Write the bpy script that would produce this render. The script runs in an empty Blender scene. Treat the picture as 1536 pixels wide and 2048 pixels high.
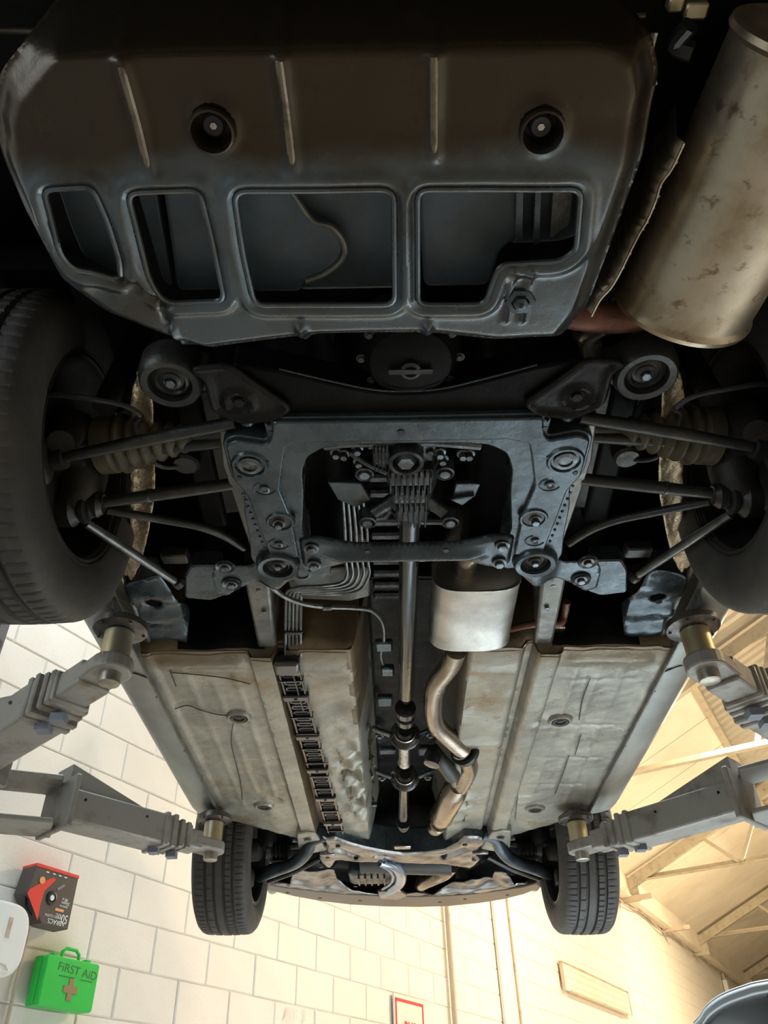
import bpy, bmesh, math, random
import numpy as np
from mathutils import Vector, Matrix
from mathutils.geometry import delaunay_2d_cdt
random.seed(7); rng = np.random.default_rng(7)
C = bpy.context.scene.collection
PI = math.pi

# ------------------------------------------------------------------ camera
F = 1570.0
U = np.array([702-768, 1024+850, -F]); U /= np.linalg.norm(U)
YV = np.array([803-768, 1024-2356, -F]); YV -= U*YV.dot(U); YV /= np.linalg.norm(YV)
M = np.stack([np.cross(YV, U), YV, U])          # world = M @ camera
CAMP = np.array([0, 0, .75])
cam = bpy.data.cameras.new('camera'); co = bpy.data.objects.new('camera', cam); C.objects.link(co)
mw = Matrix([list(M[0])+[CAMP[0]], list(M[1])+[CAMP[1]], list(M[2])+[CAMP[2]], [0, 0, 0, 1]])
co.matrix_world = mw
cam.sensor_fit = 'VERTICAL'; cam.sensor_height = 24; cam.lens = F/2048*24; cam.clip_start = .02
bpy.context.scene.camera = co
vs = bpy.context.scene.view_settings
vs.view_transform = 'Standard'; vs.look = 'None'; vs.gamma = 1; vs.use_curve_mapping = False
vs.exposure = 0.0

# ------------------------------------------------------------------ world and lights
wd = bpy.data.worlds.new('world'); bpy.context.scene.world = wd; wd.use_nodes = True
wd.node_tree.nodes['Background'].inputs[0].default_value = (.75, .85, 1, 1)
wd.node_tree.nodes['Background'].inputs[1].default_value = .15
AZ = math.radians(28.786)
w2 = np.array([math.sin(AZ), math.cos(AZ), 0]); n2 = np.array([math.cos(AZ), -math.sin(AZ), 0])
DW = 3.42
ORI = CAMP*np.array([1, 1, 0]) - DW*n2           # room origin: foot of the wall beside the camera
def room(r, s, z): return ORI + n2*r + w2*s + np.array([0, 0, z])
def area(name, loc, aim, size, sizey, power, col, spread=180):
    l = bpy.data.lights.new(name, 'AREA'); l.shape = 'RECTANGLE'; l.size = size; l.size_y = sizey
    l.energy = power; l.color = col; l.spread = math.radians(spread)
    o = bpy.data.objects.new(name, l); C.objects.link(o); o.location = loc
    d = Vector(aim)-Vector(loc); o.rotation_euler = d.to_track_quat('-Z', 'Y').to_euler()
    return o
COOL = (.80, .93, 1.0); WARM = (1.0, .77, .48)
area('doorway_daylight', room(.9, -3.2, 1.9), room(.6, 6, 1.0), 2.6, 3.2, 70, COOL)
area('strip_light_cool', room(1.1, 1.9, 4.2), room(.9, 2.4, 0), .25, 2.4, 50, COOL)
area('strip_light_cool', (2.3, 5.4, 4.7), (2.0, 5.0, 0), .5, 2.4, 330, COOL, 62)
area('strip_light_cool', (3.4, 3.4, 4.6), (2.9, 3.4, 0), .5, 2.4, 120, COOL, 85)
area('high_bay_warm', room(3.4, 9.0, 4.6), room(2.6, 9.0, 0), .8, .8, 390, WARM)
area('high_bay_warm', room(3.4, 14.5, 4.7), room(2.6, 14.5, 0), .8, .8, 420, WARM)
area('high_bay_warm', room(7.5, 5.0, 5.4), room(7.0, 5.0, 0), .8, .8, 240, WARM)
area('added_uplight_warm', room(6.5, 11.5, 1.5), room(3.0, 12.5, 5), .6, .6, 230, WARM)  # added upward fill standing in for bounce off the next bay
area('added_uplight_warm', room(6.0, 5.5, 1.2), room(2.6, 8.5, 5), .5, .5, 60, WARM)  # second, weaker added fill for the roof

# ------------------------------------------------------------------ pixel helpers (photo pixel + real height -> place)
def ray(px, py): return M @ np.array([px-768, 1024-py, -F])
TH = math.radians(1.3)
CT = np.array([.055, 0, 1.08]) + CAMP            # car origin: centre line at the floor pan
RC = np.array([[math.cos(TH), 0, math.sin(TH)], [0, 1, 0], [-math.sin(TH), 0, math.cos(TH)]])
def L(px, py, z=0):
    "point in car coordinates at height z over the floor pan"
    r = RC.T @ ray(px, py); o = RC.T @ (CAMP-CT)
    return tuple(o + r*((z-o[2])/r[2]))
def G(px, py, z):
    "world point at height z over the workshop floor"
    r = ray(px, py); return CAMP + r*((z-CAMP[2])/r[2])
def WL(px, py, off=0.0):
    "room coordinates (r, s, z) of a point on the block wall"
    r = ray(px, py); p = CAMP + r*(-(DW-off)/(r@n2)); q = p-ORI
    return (off, float(q@w2), float(p[2]))

# ------------------------------------------------------------------ materials
def mat(name, col, rough=.5, metal=0., col2=None, nscale=8., mix=(.4, .65), bump=0., bscale=60., col3=None, n3=3., mix3=(.55, .7), rvar=0., coat=0., stretch=(1, 1, 1), spec=.5):
    m = bpy.data.materials.new(name); m.use_nodes = True; nt = m.node_tree; N = nt.nodes; b = N['Principled BSDF']
    b.inputs['Roughness'].default_value = rough; b.inputs['Metallic'].default_value = metal
    b.inputs['Base Color'].default_value = (*col, 1); b.inputs['Specular IOR Level'].default_value = spec
    if coat: b.inputs['Coat Weight'].default_value = coat; b.inputs['Coat Roughness'].default_value = .15
    tc = N.new('ShaderNodeTexCoord'); mp = N.new('ShaderNodeMapping'); mp.inputs['Scale'].default_value = stretch
    nt.links.new(tc.outputs['Object'], mp.inputs[0]); src = mp.outputs[0]
    def noise(sc, det=6, off=0):
        n = N.new('ShaderNodeTexNoise'); n.inputs['Scale'].default_value = sc; n.inputs['Detail'].default_value = det
        n.inputs['Roughness'].default_value = .65
        if off:
            v = N.new('ShaderNodeVectorMath'); v.operation = 'ADD'; v.inputs[1].default_value = (off, off*1.7, off*.3)
            nt.links.new(src, v.inputs[0]); nt.links.new(v.outputs[0], n.inputs[0])
        else: nt.links.new(src, n.inputs[0])
        return n
    def ramp(fac, a, c):
        r = N.new('ShaderNodeMapRange'); r.inputs[1].default_value = a; r.inputs[2].default_value = c; r.interpolation_type = 'SMOOTHSTEP'
        nt.links.new(fac, r.inputs[0]); return r
    cur = None
    if col2:
        n = noise(nscale); r = ramp(n.outputs[0], *mix); x = N.new('ShaderNodeMix'); x.data_type = 'RGBA'
        x.inputs[6].default_value = (*col, 1); x.inputs[7].default_value = (*col2, 1); nt.links.new(r.outputs[0], x.inputs[0])
        cur = x.outputs[2]
        if col3:
            n = noise(n3, 8, 5.3); r = ramp(n.outputs[0], *mix3); y = N.new('ShaderNodeMix'); y.data_type = 'RGBA'
            nt.links.new(cur, y.inputs[6]); y.inputs[7].default_value = (*col3, 1); nt.links.new(r.outputs[0], y.inputs[0]); cur = y.outputs[2]
        nt.links.new(cur, b.inputs['Base Color'])
    if rvar:
        n = noise(nscale*1.7, 5, 2.1); r = N.new('ShaderNodeMapRange'); r.inputs[1].default_value = .3; r.inputs[2].default_value = .7
        r.inputs[3].default_value = max(.05, rough-rvar); r.inputs[4].default_value = min(1, rough+rvar)
        nt.links.new(n.outputs[0], r.inputs[0]); nt.links.new(r.outputs[0], b.inputs['Roughness'])
    if bump:
        n = noise(bscale, 4, 1.3); bp = N.new('ShaderNodeBump'); bp.inputs['Strength'].default_value = bump; bp.inputs['Distance'].default_value = .004
        nt.links.new(n.outputs[0], bp.inputs['Height']); nt.links.new(bp.outputs[0], b.inputs['Normal'])
    return m
def ragged_tint(m, col, axis, a, b, amp, sc):
    "second colour with a ragged border across the part"
    nt = m.node_tree; N = nt.nodes; bs = N['Principled BSDF']; cur = bs.inputs['Base Color'].links[0].from_socket
    tc = N.new('ShaderNodeTexCoord'); sx = N.new('ShaderNodeSeparateXYZ'); nt.links.new(tc.outputs['Object'], sx.inputs[0])
    n = N.new('ShaderNodeTexNoise'); n.inputs['Scale'].default_value = sc; n.inputs['Detail'].default_value = 7; nt.links.new(tc.outputs['Object'], n.inputs[0])
    ma = N.new('ShaderNodeMath'); ma.operation = 'MULTIPLY_ADD'; nt.links.new(n.outputs[0], ma.inputs[0]); ma.inputs[1].default_value = amp; nt.links.new(sx.outputs[axis], ma.inputs[2])
    r = N.new('ShaderNodeMapRange'); r.interpolation_type = 'SMOOTHSTEP'; nt.links.new(ma.outputs[0], r.inputs[0])
    r.inputs[1].default_value = a+amp*.5; r.inputs[2].default_value = b+amp*.5; r.inputs[3].default_value = 1; r.inputs[4].default_value = 0
    x = N.new('ShaderNodeMix'); x.data_type = 'RGBA'; nt.links.new(cur, x.inputs[6]); x.inputs[7].default_value = (*col, 1); nt.links.new(r.outputs[0], x.inputs[0])
    nt.links.new(x.outputs[2], bs.inputs['Base Color'])
MT = {}
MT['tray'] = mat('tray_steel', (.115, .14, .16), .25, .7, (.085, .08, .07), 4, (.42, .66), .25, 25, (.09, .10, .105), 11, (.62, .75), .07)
ragged_tint(MT['tray'], (.055, .043, .029), 1, .455, .505, .10, 7)  # darker and browner towards the rear of the tray
MT['black'] = mat('black_underseal', (.008, .008, .008), .45, .0, (.016, .015, .013), 14, (.5, .7), .5, 60, rvar=.12, spec=.2)
MT['dark'] = mat('oily_black', (.005, .005, .005), .5, 0, (.010, .009, .008), 14, (.5, .7), .4, 60, spec=.08)
MT['sub'] = mat('subframe_steel', (.085, .11, .13), .28, .6, (.05, .066, .078), 12, (.4, .65), .3, 45, (.16, .15, .13), 9, (.62, .72), .12)
MT['arm'] = mat('link_steel', (.035, .038, .04), .38, .5, (.06, .055, .045), 20, (.45, .65), .35, 80, rvar=.1)
MT['pin'] = mat('pin_steel', (.46, .43, .37), .38, .8, (.32, .29, .24), 30, (.4, .7))
MT['ribglint'] = mat('rib_highlight', (.22, .195, .15), .25, .85, (.10, .09, .075), 30, (.45, .7), .1, 60)  # lighter tan puts the warm rib highlights into the colour
MT['lip'] = mat('bumper_lip_plastic', (.045, .036, .035), .28, .1, (.03, .026, .025), 6, (.4, .7))
MT['alublue'] = mat('blue_silver_casting', (.34, .42, .56), .25, .9, (.22, .26, .33), 22, (.4, .7), .2, 70)
MT['cover'] = mat('cover_plastic', (.03, .034, .04), .16, .1, coat=.8)
MT['tank'] = mat('tank_plastic', (.075, .10, .125), .45, .1, (.05, .065, .075), 9, (.4, .65), .2, 30, rvar=.1)
MT['floor'] = mat('floor_pan_paint', (.37, .36, .305), .36, .35, (.25, .245, .21), 6, (.36, .66), .45, 60, (.25, .19, .11), 3.0, (.54, .70), .14)
ragged_tint(MT['floor'], (.16, .115, .065), 1, 1.875, 1.985, .16, 6)  # brown dirt along the back of the pan
MT['floorbrown'] = mat('floor_pan_waxed', (.17, .12, .065), .40, .2, (.10, .075, .045), 6, (.35, .65), .6, 30, (.25, .22, .17), 7, (.6, .75), .12)
MT['wellgold'] = mat('wheelhouse_gravel_coat', (.85, .70, .48), .3, .6, (.35, .28, .18), 30, (.35, .65), 1.0, 90, rvar=.1)
MT['foil'] = mat('crumpled_foil', (.50, .47, .40), .22, .95, (.32, .29, .22), 14, (.4, .65), .5, 35, rvar=.08)
MT['sill'] = mat('sill_paint', (.36, .37, .345), .42, .5, (.27, .27, .25), 3, (.4, .7), 0, 60, rvar=.06)
MT['railg'] = mat('rail_paint', (.19, .19, .17), .35, .4, (.09, .10, .10), 11, (.4, .65), .5, 50, (.20, .14, .08), 6, (.6, .7), .12)
MT['zincy'] = mat('yellow_zinc', (.66, .56, .34), .42, .85, (.55, .47, .30), 14, (.4, .7), .05, 60, (.58, .56, .48), 9, (.5, .7), .06)
MT['lift'] = mat('lift_arm_paint', (.34, .33, .305), .45, .2, (.21, .19, .165), 9, (.48, .68), .15, 60, (.27, .21, .15), 14, (.6, .72), .1, stretch=(1, 1, 1))
MT['liftblue'] = mat('lift_post_paint', (.22, .24, .30), .4, .1, (.16, .18, .22), 3, (.4, .7), .05, 40)
MT['padsteel'] = mat('pad_steel', (.16, .15, .14), .35, .7, (.09, .085, .08), 20, (.4, .6), .2, 60, rvar=.1)
MT['rubber'] = mat('tyre_rubber', (.048, .046, .044), .62, 0, (.075, .070, .062), 9, (.45, .75), .25, 120, rvar=.08)
MT['rimin'] = mat('rim_grime', (.03, .028, .026), .5, .4, (.09, .075, .06), 12, (.5, .75), .3, 60)
MT['rimlip'] = mat('rim_lip', (.45, .38, .33), .3, .9)
MT['exhaust'] = mat('exhaust_steel', (.40, .34, .27), .26, .9, (.28, .22, .16), 5, (.35, .7), .12, 50, (.36, .31, .26), 4, (.5, .7), .06)
MT['muffler'] = mat('muffler_steel', (.52, .46, .36), .36, .85, (.33, .26, .17), 5, (.38, .62), .12, 50, (.25, .175, .12), 34, (.56, .68), .08)
MT['rust'] = mat('rusty_pipe', (.14, .055, .035), .5, .5, (.22, .12, .08), 14, (.4, .7), .4, 60)
MT['boxmuf'] = mat('box_muffler', (.55, .54, .50), .36, .85, (.36, .35, .33), 5, (.4, .65), .15, 90, (.62, .62, .62), 22, (.66, .72), .1)
MT['shaft'] = mat('propshaft_steel', (.07, .075, .08), .18, .85, (.14, .14, .135), 7, (.5, .7), .25, 40, rvar=.08, stretch=(1, .3, 1))
MT['shine'] = mat('bare_steel', (.55, .54, .52), .2, 1, (.3, .28, .25), 40, (.4, .7), .6, 60)
MT['alu'] = mat('diff_casting', (.10, .11, .12), .32, .7, (.05, .055, .06), 25, (.4, .6), .4, 90, rvar=.1)
MT['bolt'] = mat('bolt_steel', (.16, .19, .22), .3, .8, (.08, .08, .08), 50, (.4, .6))
MT['plug'] = mat('rubber_plug', (.012, .012, .012), .4)
MT['gloss'] = mat('gloss_black_plastic', (.018, .018, .02), .2, 0, coat=.6)
MT['hose'] = mat('black_hose', (.015, .015, .015), .35)
MT['line'] = mat('coated_line', (.16, .17, .17), .28, .6, (.08, .08, .08), 30, (.4, .7))
MT['boot'] = mat('cv_boot', (.11, .095, .06), .55, 0, (.05, .045, .03), 20, (.4, .7), .3, 60)
MT['silver'] = mat('front_member', (.26, .25, .245), .24, .8, (.15, .14, .14), 9, (.4, .65), .35, 35, (.20, .15, .11), 7, (.62, .76), .08)
MT['blue'] = mat('blue_grey_arm', (.07, .10, .125), .35, .4, (.04, .05, .06), 10, (.4, .6), .2, 50)
MT['body'] = mat('car_paint', (.16, .17, .175), .25, .5, coat=.5)
# room
MT['block'] = mat('painted_block', (.83, .80, .75), .55, 0, (.80, .77, .71), 3.5, (.4, .7), .35, 70)
MT['mortar'] = mat('painted_mortar', (.80, .76, .70), .65, 0, (.74, .70, .64), 12, (.4, .6), .4, 60)
MT['conc'] = mat('concrete_floor', (.58, .58, .57), .5, 0, (.46, .46, .455), 1.5, (.35, .65), .1, 40)
MT['roof'] = mat('roof_board', (.84, .77, .66), .6, 0, (.74, .67, .55), 1.2, (.35, .7), .05, 20)
MT['steelc'] = mat('cream_steel', (.52, .47, .37), .5, .1, (.38, .33, .25), 8, (.45, .7), .1, 30)
MT['corr'] = mat('corrugated_sheet', (.50, .46, .38), .5, .1, (.40, .36, .29), 3, (.4, .7))
MT['pipe'] = mat('pipe_paint', (.56, .47, .38), .5, 0, (.34, .27, .22), 5, (.5, .7))
MT['white'] = mat('white_plastic', (.80, .84, .86), .4)
MT['green'] = mat('green_plastic', (.015, .55, .07), .4)
MT['dgrey'] = mat('box_card', (.075, .062, .058), .5)
MT['red'] = mat('red_card', (.75, .05, .04), .45)
MT['brown'] = mat('cross_sticker', (.30, .20, .10), .5)
MT['ink'] = mat('marker_ink', (.02, .16, .05), .5)
MT['orange'] = mat('orange_print', (.8, .36, .15), .5)
MT['signred'] = mat('sign_red', (.65, .05, .06), .4)
MT['signw'] = mat('sign_white', (.78, .76, .72), .3)
MT['glass'] = mat('dark_car_glass', (.05, .05, .05), .08, 0, coat=.8)
MT['wallplain'] = mat('far_wall', (.62, .60, .56), .7)

# ------------------------------------------------------------------ mesh helpers
def cr(pts, n=8, closed=False):
    P = [np.array(p, float) for p in pts]
    if len(P) < 3 and not closed: return P
    out = []; m = len(P); rngi = range(m if closed else m-1)
    for i in rngi:
        if closed: a, b, c, d = P[i-1], P[i], P[(i+1) % m], P[(i+2) % m]
        else: a, b, c, d = P[max(i-1, 0)], P[i], P[i+1], P[min(i+2, m-1)]
        for k in range(n):
            t = k/n
            out.append(.5*((2*b)+(-a+c)*t+(2*a-5*b+4*c-d)*t*t+(-a+3*b-3*c+d)*t**3))
    if not closed: out.append(P[-1])
    return out
def roundpoly(pts, r, n=4):
    P = [np.array(p[:2], float) for p in pts]; out = []; m = len(P)
    for i in range(m):
        a, b, c = P[i-1], P[i], P[(i+1) % m]
        u = a-b; v = c-b; lu = np.linalg.norm(u); lv = np.linalg.norm(v)
        rr = r[i] if isinstance(r, (list, tuple)) else r
        d = min(rr, lu*.45, lv*.45); p0 = b+u/lu*d; p1 = b+v/lv*d
        for k in range(n+1):
            t = k/n; out.append((1-t)**2*p0+2*t*(1-t)*b+t*t*p1)
    return out
class MB:
    def __init__(s): s.v = []; s.f = []; s.mi = []; s.cur = 0
    def add(s, vs_, fs):
        o = len(s.v); s.v += [tuple(map(float, p)) for p in vs_]
        s.f += [tuple(i+o for i in f) for f in fs]; s.mi += [s.cur]*len(fs); return s
    def box(s, c, size, R=None, taper=None):
        hx, hy, hz = [q/2 for q in size]; vv = []
        for z in (-hz, hz):
            for x, y in ((-hx, -hy), (hx, -hy), (hx, hy), (-hx, hy)):
                k = taper if (taper and z > 0) else 1
                p = np.array([x*k, y*k, z]);
                if R is not None: p = R @ p
                vv.append(p+np.array(c))
        return s.add(vv, [(3, 2, 1, 0), (4, 5, 6, 7), (0, 1, 5, 4), (1, 2, 6, 5), (2, 3, 7, 6), (3, 0, 4, 7)])
    def bar(s, a, b, w, h, up=(0, 0, 1)):
        a = np.array(a, float); b = np.array(b, float); d = b-a; l = np.linalg.norm(d); d /= l
        x = np.cross(d, up); x /= np.linalg.norm(x); z = np.cross(x, d)
        return s.box((a+b)/2, (w, l, h), np.stack([x, d, z], 1))
    def tube(s, pts, r, n=12, sm=0, cap=True, rz=None):
        P = cr(pts, sm) if sm else [np.array(p, float) for p in pts]
        m = len(P); rr = r if hasattr(r, '__len__') else [r]*m
        if hasattr(r, '__len__') and len(rr) != m:
            rr = np.interp(np.linspace(0, 1, m), np.linspace(0, 1, len(rr)), rr)
        T = []
        for i in range(m):
            t = P[min(i+1, m-1)]-P[max(i-1, 0)]; l = np.linalg.norm(t); T.append(t/l if l > 0 else np.array([0, 0, 1.]))
        u = np.cross(T[0], (0, 0, 1)); 
        if np.linalg.norm(u) < .05: u = np.cross(T[0], (0, 1, 0))
        u /= np.linalg.norm(u); vv = []; ff = []
        for i in range(m):
            u = u-T[i]*u.dot(T[i]); u /= np.linalg.norm(u); q = np.cross(T[i], u)
            k2 = rr[i] if rz is None else rz
            for k in range(n):
                a = 2*PI*k/n; vv.append(P[i]+u*math.cos(a)*rr[i]+q*math.sin(a)*k2)
        for i in range(m-1):
            for k in range(n): ff.append((i*n+k, i*n+(k+1) % n, (i+1)*n+(k+1) % n, (i+1)*n+k))
        if cap: ff.append(tuple(range(n))[::-1]); ff.append(tuple((m-1)*n+k for k in range(n)))
        return s.add(vv, ff)
    def lathe(s, prof, o=(0, 0, 0), ax=(0, 0, 1), n=24, sx=1., sy=1., ref=None, caps=True):
        "prof: (radius, height) pairs around axis ax"
        ax = np.array(ax, float); ax /= np.linalg.norm(ax)
        u = np.cross(ax, ref if ref is not None else ((0, 1, 0) if abs(ax[1]) < .9 else (1, 0, 0))); u /= np.linalg.norm(u); q = np.cross(ax, u)
        vv = []; ff = []; m = len(prof); o = np.array(o, float)
        for r, h in prof:
            for k in range(n):
                a = 2*PI*k/n; vv.append(o+ax*h+u*math.cos(a)*r*sx+q*math.sin(a)*r*sy)
        for i in range(m-1):
            for k in range(n): ff.append((i*n+k, i*n+(k+1) % n, (i+1)*n+(k+1) % n, (i+1)*n+k))
        if caps and prof[0][0] > 1e-5: ff.append(tuple(range(n))[::-1])
        if caps and prof[-1][0] > 1e-5: ff.append(tuple((m-1)*n+k for k in range(n)))
        return s.add(vv, ff)
    def prism(s, poly, z0, z1):
        "outline in x, y (z0/z1 heights, number or callable)"
        n = len(poly); f0 = z0 if callable(z0) else (lambda x, y: z0); f1 = z1 if callable(z1) else (lambda x, y: z1)
        area_ = sum(poly[i-1][0]*poly[i][1]-poly[i][0]*poly[i-1][1] for i in range(n))
        if area_ < 0: poly = poly[::-1]
        vv = [(p[0], p[1], f0(p[0], p[1])) for p in poly]+[(p[0], p[1], f1(p[0], p[1])) for p in poly]
        return s.add(vv, [tuple(range(n))[::-1], tuple(range(n, 2*n))]+[(i, (i+1) % n, n+(i+1) % n, n+i) for i in range(n)])
    def hexb(s, o, ax, r=.009, h=.008, washer=True):
        ax = np.array(ax, float)
        if washer: s.lathe([(r*1.5, 0), (r*1.5, h*.3), (r*1.1, h*.4)], o, ax, 16)
        s.lathe([(r, h*.3), (r, h*.95), (r*.85, h*1.1)], o, ax, 6); return s
    def build(s, name, m, parent=None, bevel=0, smooth=35, seg=1, solid=0, loc=None, rot=None):
        me = bpy.data.meshes.new(name); me.from_pydata(s.v, [], s.f); me.update()
        for mm in (m if isinstance(m, (list, tuple)) else [m]): me.materials.append(mm)
        if any(s.mi): me.polygons.foreach_set('material_index', s.mi)
        o = bpy.data.objects.new(name, me); C.objects.link(o)
        if smooth:
            me.shade_smooth()
            me.set_sharp_from_angle(angle=math.radians(smooth))
        if solid:
            md = o.modifiers.new('solid', 'SOLIDIFY'); md.thickness = solid; md.offset = -1
        if bevel:
            md = o.modifiers.new('bevel', 'BEVEL'); md.width = bevel; md.segments = seg; md.limit_method = 'ANGLE'; md.angle_limit = math.radians(40)
        if parent: o.parent = parent
        if loc is not None: o.location = loc
        if rot is not None: o.rotation_euler = rot
        return o
def tag(o, label=None, cat=None, group=None, kind=None):
    for k, v in (('label', label), ('category', cat), ('group', group), ('kind', kind)):
        if v: o[k] = v
    return o
def empty(name, loc=(0, 0, 0), rot=(0, 0, 0)):
    o = bpy.data.objects.new(name, None); C.objects.link(o); o.location = loc; o.rotation_euler = rot; o.empty_display_size = .1
    return o
def inpoly(P, X, Y):
    inside = np.zeros(X.shape, bool); n = len(P)
    for i in range(n):
        x0, y0 = P[i-1][:2]; x1, y1 = P[i][:2]
        c = ((y0 > Y) != (y1 > Y)); 
        with np.errstate(divide='ignore', invalid='ignore'):
            inside ^= c & (X < (x1-x0)*(Y-y0)/(y1-y0+1e-15)+x0)
    return inside
def dpoly(P, X, Y, closed=True):
    d = np.full(X.shape, 1e9); n = len(P)
    for i in range(0 if closed else 1, n):
        ax, ay = P[i-1][:2]; bx, by = P[i][:2]; ux, uy = bx-ax, by-ay; l2 = ux*ux+uy*uy+1e-15
        t = np.clip(((X-ax)*ux+(Y-ay)*uy)/l2, 0, 1); d = np.minimum(d, np.hypot(X-ax-t*ux, Y-ay-t*uy))
    return d
def dense(P, step):
    out = []; n = len(P)
    for i in range(n):
        a = np.array(P[i-1][:2], float); b = np.array(P[i][:2], float); k = max(1, int(np.linalg.norm(b-a)/step))
        for j in range(k): out.append(tuple(a+(b-a)*j/k))
    return out
def sheet(name, outer, holes, zf, m, parent, res=.008, thick=.003, smooth=50, creases=()):
    "pressed metal sheet with real holes: zf(X, Y) gives the height"
    outer = dense(outer, res); hs = [dense(h, res*.8) for h in holes]
    xs = [p[0] for p in outer]; ys = [p[1] for p in outer]
    gx, gy = np.meshgrid(np.arange(min(xs), max(xs), res), np.arange(min(ys), max(ys), res))
    gx = gx.ravel(); gy = gy.ravel(); gy = gy+np.where((np.round((gx-min(xs))/res).astype(int) % 2) == 0, 0, res*.5)
    ok = inpoly(outer, gx, gy) & (dpoly(outer, gx, gy) > res*.5)
    for h in hs: ok &= ~inpoly(h, gx, gy) & (dpoly(h, gx, gy) > res*.5)
    for c in creases: ok &= dpoly(c, gx, gy, False) > res*.45
    pts = [Vector(p) for p in outer]; ed = [(i, (i+1) % len(outer)) for i in range(len(outer))]
    for h in hs:
        o = len(pts); pts += [Vector(p) for p in h]; ed += [(o+i, o+(i+1) % len(h)) for i in range(len(h))]
    for c in creases:
        o = len(pts); q = []
        for a, b in zip(c[:-1], c[1:]):
            a = np.array(a[:2], float); b = np.array(b[:2], float); k = max(1, int(np.linalg.norm(b-a)/res)); q += [tuple(a+(b-a)*j/k) for j in range(k)]
        q.append(tuple(c[-1][:2])); pts += [Vector(p) for p in q]; ed += [(o+i, o+i+1) for i in range(len(q)-1)]
    pts += [Vector(p) for p in zip(gx[ok], gy[ok])]
    vo, _, fo, *_ = delaunay_2d_cdt(pts, ed, [], 0, 1e-6, False)
    V = np.array([tuple(v) for v in vo]); Fc = np.array(fo)
    cx = V[Fc].mean(1); keep = inpoly(outer, cx[:, 0], cx[:, 1])
    for h in hs: keep &= ~inpoly(h, cx[:, 0], cx[:, 1])
    Fc = Fc[keep][:, ::-1]
    Z = zf(V[:, 0], V[:, 1])
    mb = MB(); mb.v = [tuple(p) for p in np.column_stack([V, Z])]; mb.f = [tuple(map(int, f)) for f in Fc]; mb.mi = [0]*len(mb.f)
    return mb.build(name, m, parent, smooth=smooth, solid=thick)
def grid(name, xs, ys, zf, m, parent, smooth=60, hook=None):
    X, Y = np.meshgrid(xs, ys); Z = zf(X, Y); nx = len(xs); ny = len(ys)
    mb = MB(); mb.v = [tuple(p) for p in np.column_stack([X.ravel(), Y.ravel(), Z.ravel()])]
    for j in range(ny-1):
        for i in range(nx-1):
            a = j*nx+i; mb.f.append((a, a+nx, a+nx+1, a+1))
    if hook is not None:
        cx = (X[:-1, :-1]+X[1:, 1:]).ravel()/2; cy = (Y[:-1, :-1]+Y[1:, 1:]).ravel()/2
        mb.mi = [int(k) for k in hook(cx, cy)]
    else: mb.mi = [0]*len(mb.f)
    return mb.build(name, m, parent, smooth=smooth)
def ss(a, b, x): 
    t = np.clip((x-a)/(b-a), 0, 1); return t*t*(3-2*t)
def seg(X, Y, a, b, w):
    d = dpoly([a, b], X, Y, False); return np.exp(-(d/w)**2)
_N = rng.normal(size=(14, 3))
def wob(X, Y, sc, amp):
    z = 0
    for i in range(7):
        z = z+np.sin((X*_N[i, 0]+Y*_N[i, 1])*sc*2.2+_N[i, 2]*6)
    return z*amp/3
# ================================================================== THE ROOM
RROT = (0, 0, -AZ)
def rb(mb, name, m, parent=None, **k):
    if parent is None: return mb.build(name, m, loc=tuple(ORI), rot=RROT, **k)
    return mb.build(name, m, parent, **k)
def struct(o): o['kind'] = 'structure'; return o
EAVE = 4.12; SL = .42; NS = 13.0; RID = 11.0
wall = struct(rb(MB().box((-.16, 12.5, 2.03), (.28, 41, 4.1)), 'wall_left', MT['mortar'], smooth=0))
struct(rb(MB().box((9, 12.5, -.05), (19, 41, .1)), 'floor', MT['conc'], smooth=0))
struct(rb(MB().box((18.1, 12.5, 2.5), (.2, 41, 5)), 'wall_right', MT['wallplain'], smooth=0))
struct(rb(MB().box((9, 33.1, 4.5), (19, .2, 9)), 'wall_front', MT['wallplain'], smooth=0))
# back wall with the open vehicle doorway
mb = MB(); mb.box((4.5+2.5, -8.1, 4.5), (9.8, .2, 9)); mb.box((15.5, -8.1, 4.5), (5, .2, 9)); mb.box((1.0, -8.1, 6.2), (2.4, .2, 5.6))
struct(rb(mb, 'wall_back', MT['wallplain'], smooth=0))
# painted blocks, stretcher bond
CH = .225; CL = .45
def blockmesh(i):
    mb = MB(); e = .005+.001*i; hy, hz = CL/2-.0022-.0005*i, CH/2-.0022; d = .0075
    vv = [(0, -hy, -hz), (0, hy, -hz), (0, hy, hz), (0, -hy, hz), (d-e, -hy, -hz), (d-e, hy, -hz), (d-e, hy, hz), (d-e, -hy, hz),
          (d, -hy+e, -hz+e), (d, hy-e, -hz+e), (d, hy-e, hz-e), (d, -hy+e, hz-e)]
    q = []
    for a in range(4):
        b = (a+1) % 4; q += [(a, b, b+4, a+4), (a+4, b+4, b+8, a+8)]
    mb.add(vv, q+[(8, 9, 10, 11)]); o = mb.build('block', MT['block'], smooth=0); return o.data, o
zc0 = .75+1.282; sc0 = 3.32                    # course joint and vertical joint read off the photograph
bm3 = [blockmesh(i) for i in range(3)]
for _, o in bm3: bpy.data.objects.remove(o)
cand = []
def toroom(p): q = np.array(p)-ORI; return q
Minv = M.T
def proj(p):
    c = Minv @ (np.array(p)-CAMP)
    return (768+F*c[0]/-c[2], 1024-F*c[1]/-c[2], -c[2]) if c[2] < -.05 else None
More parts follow.
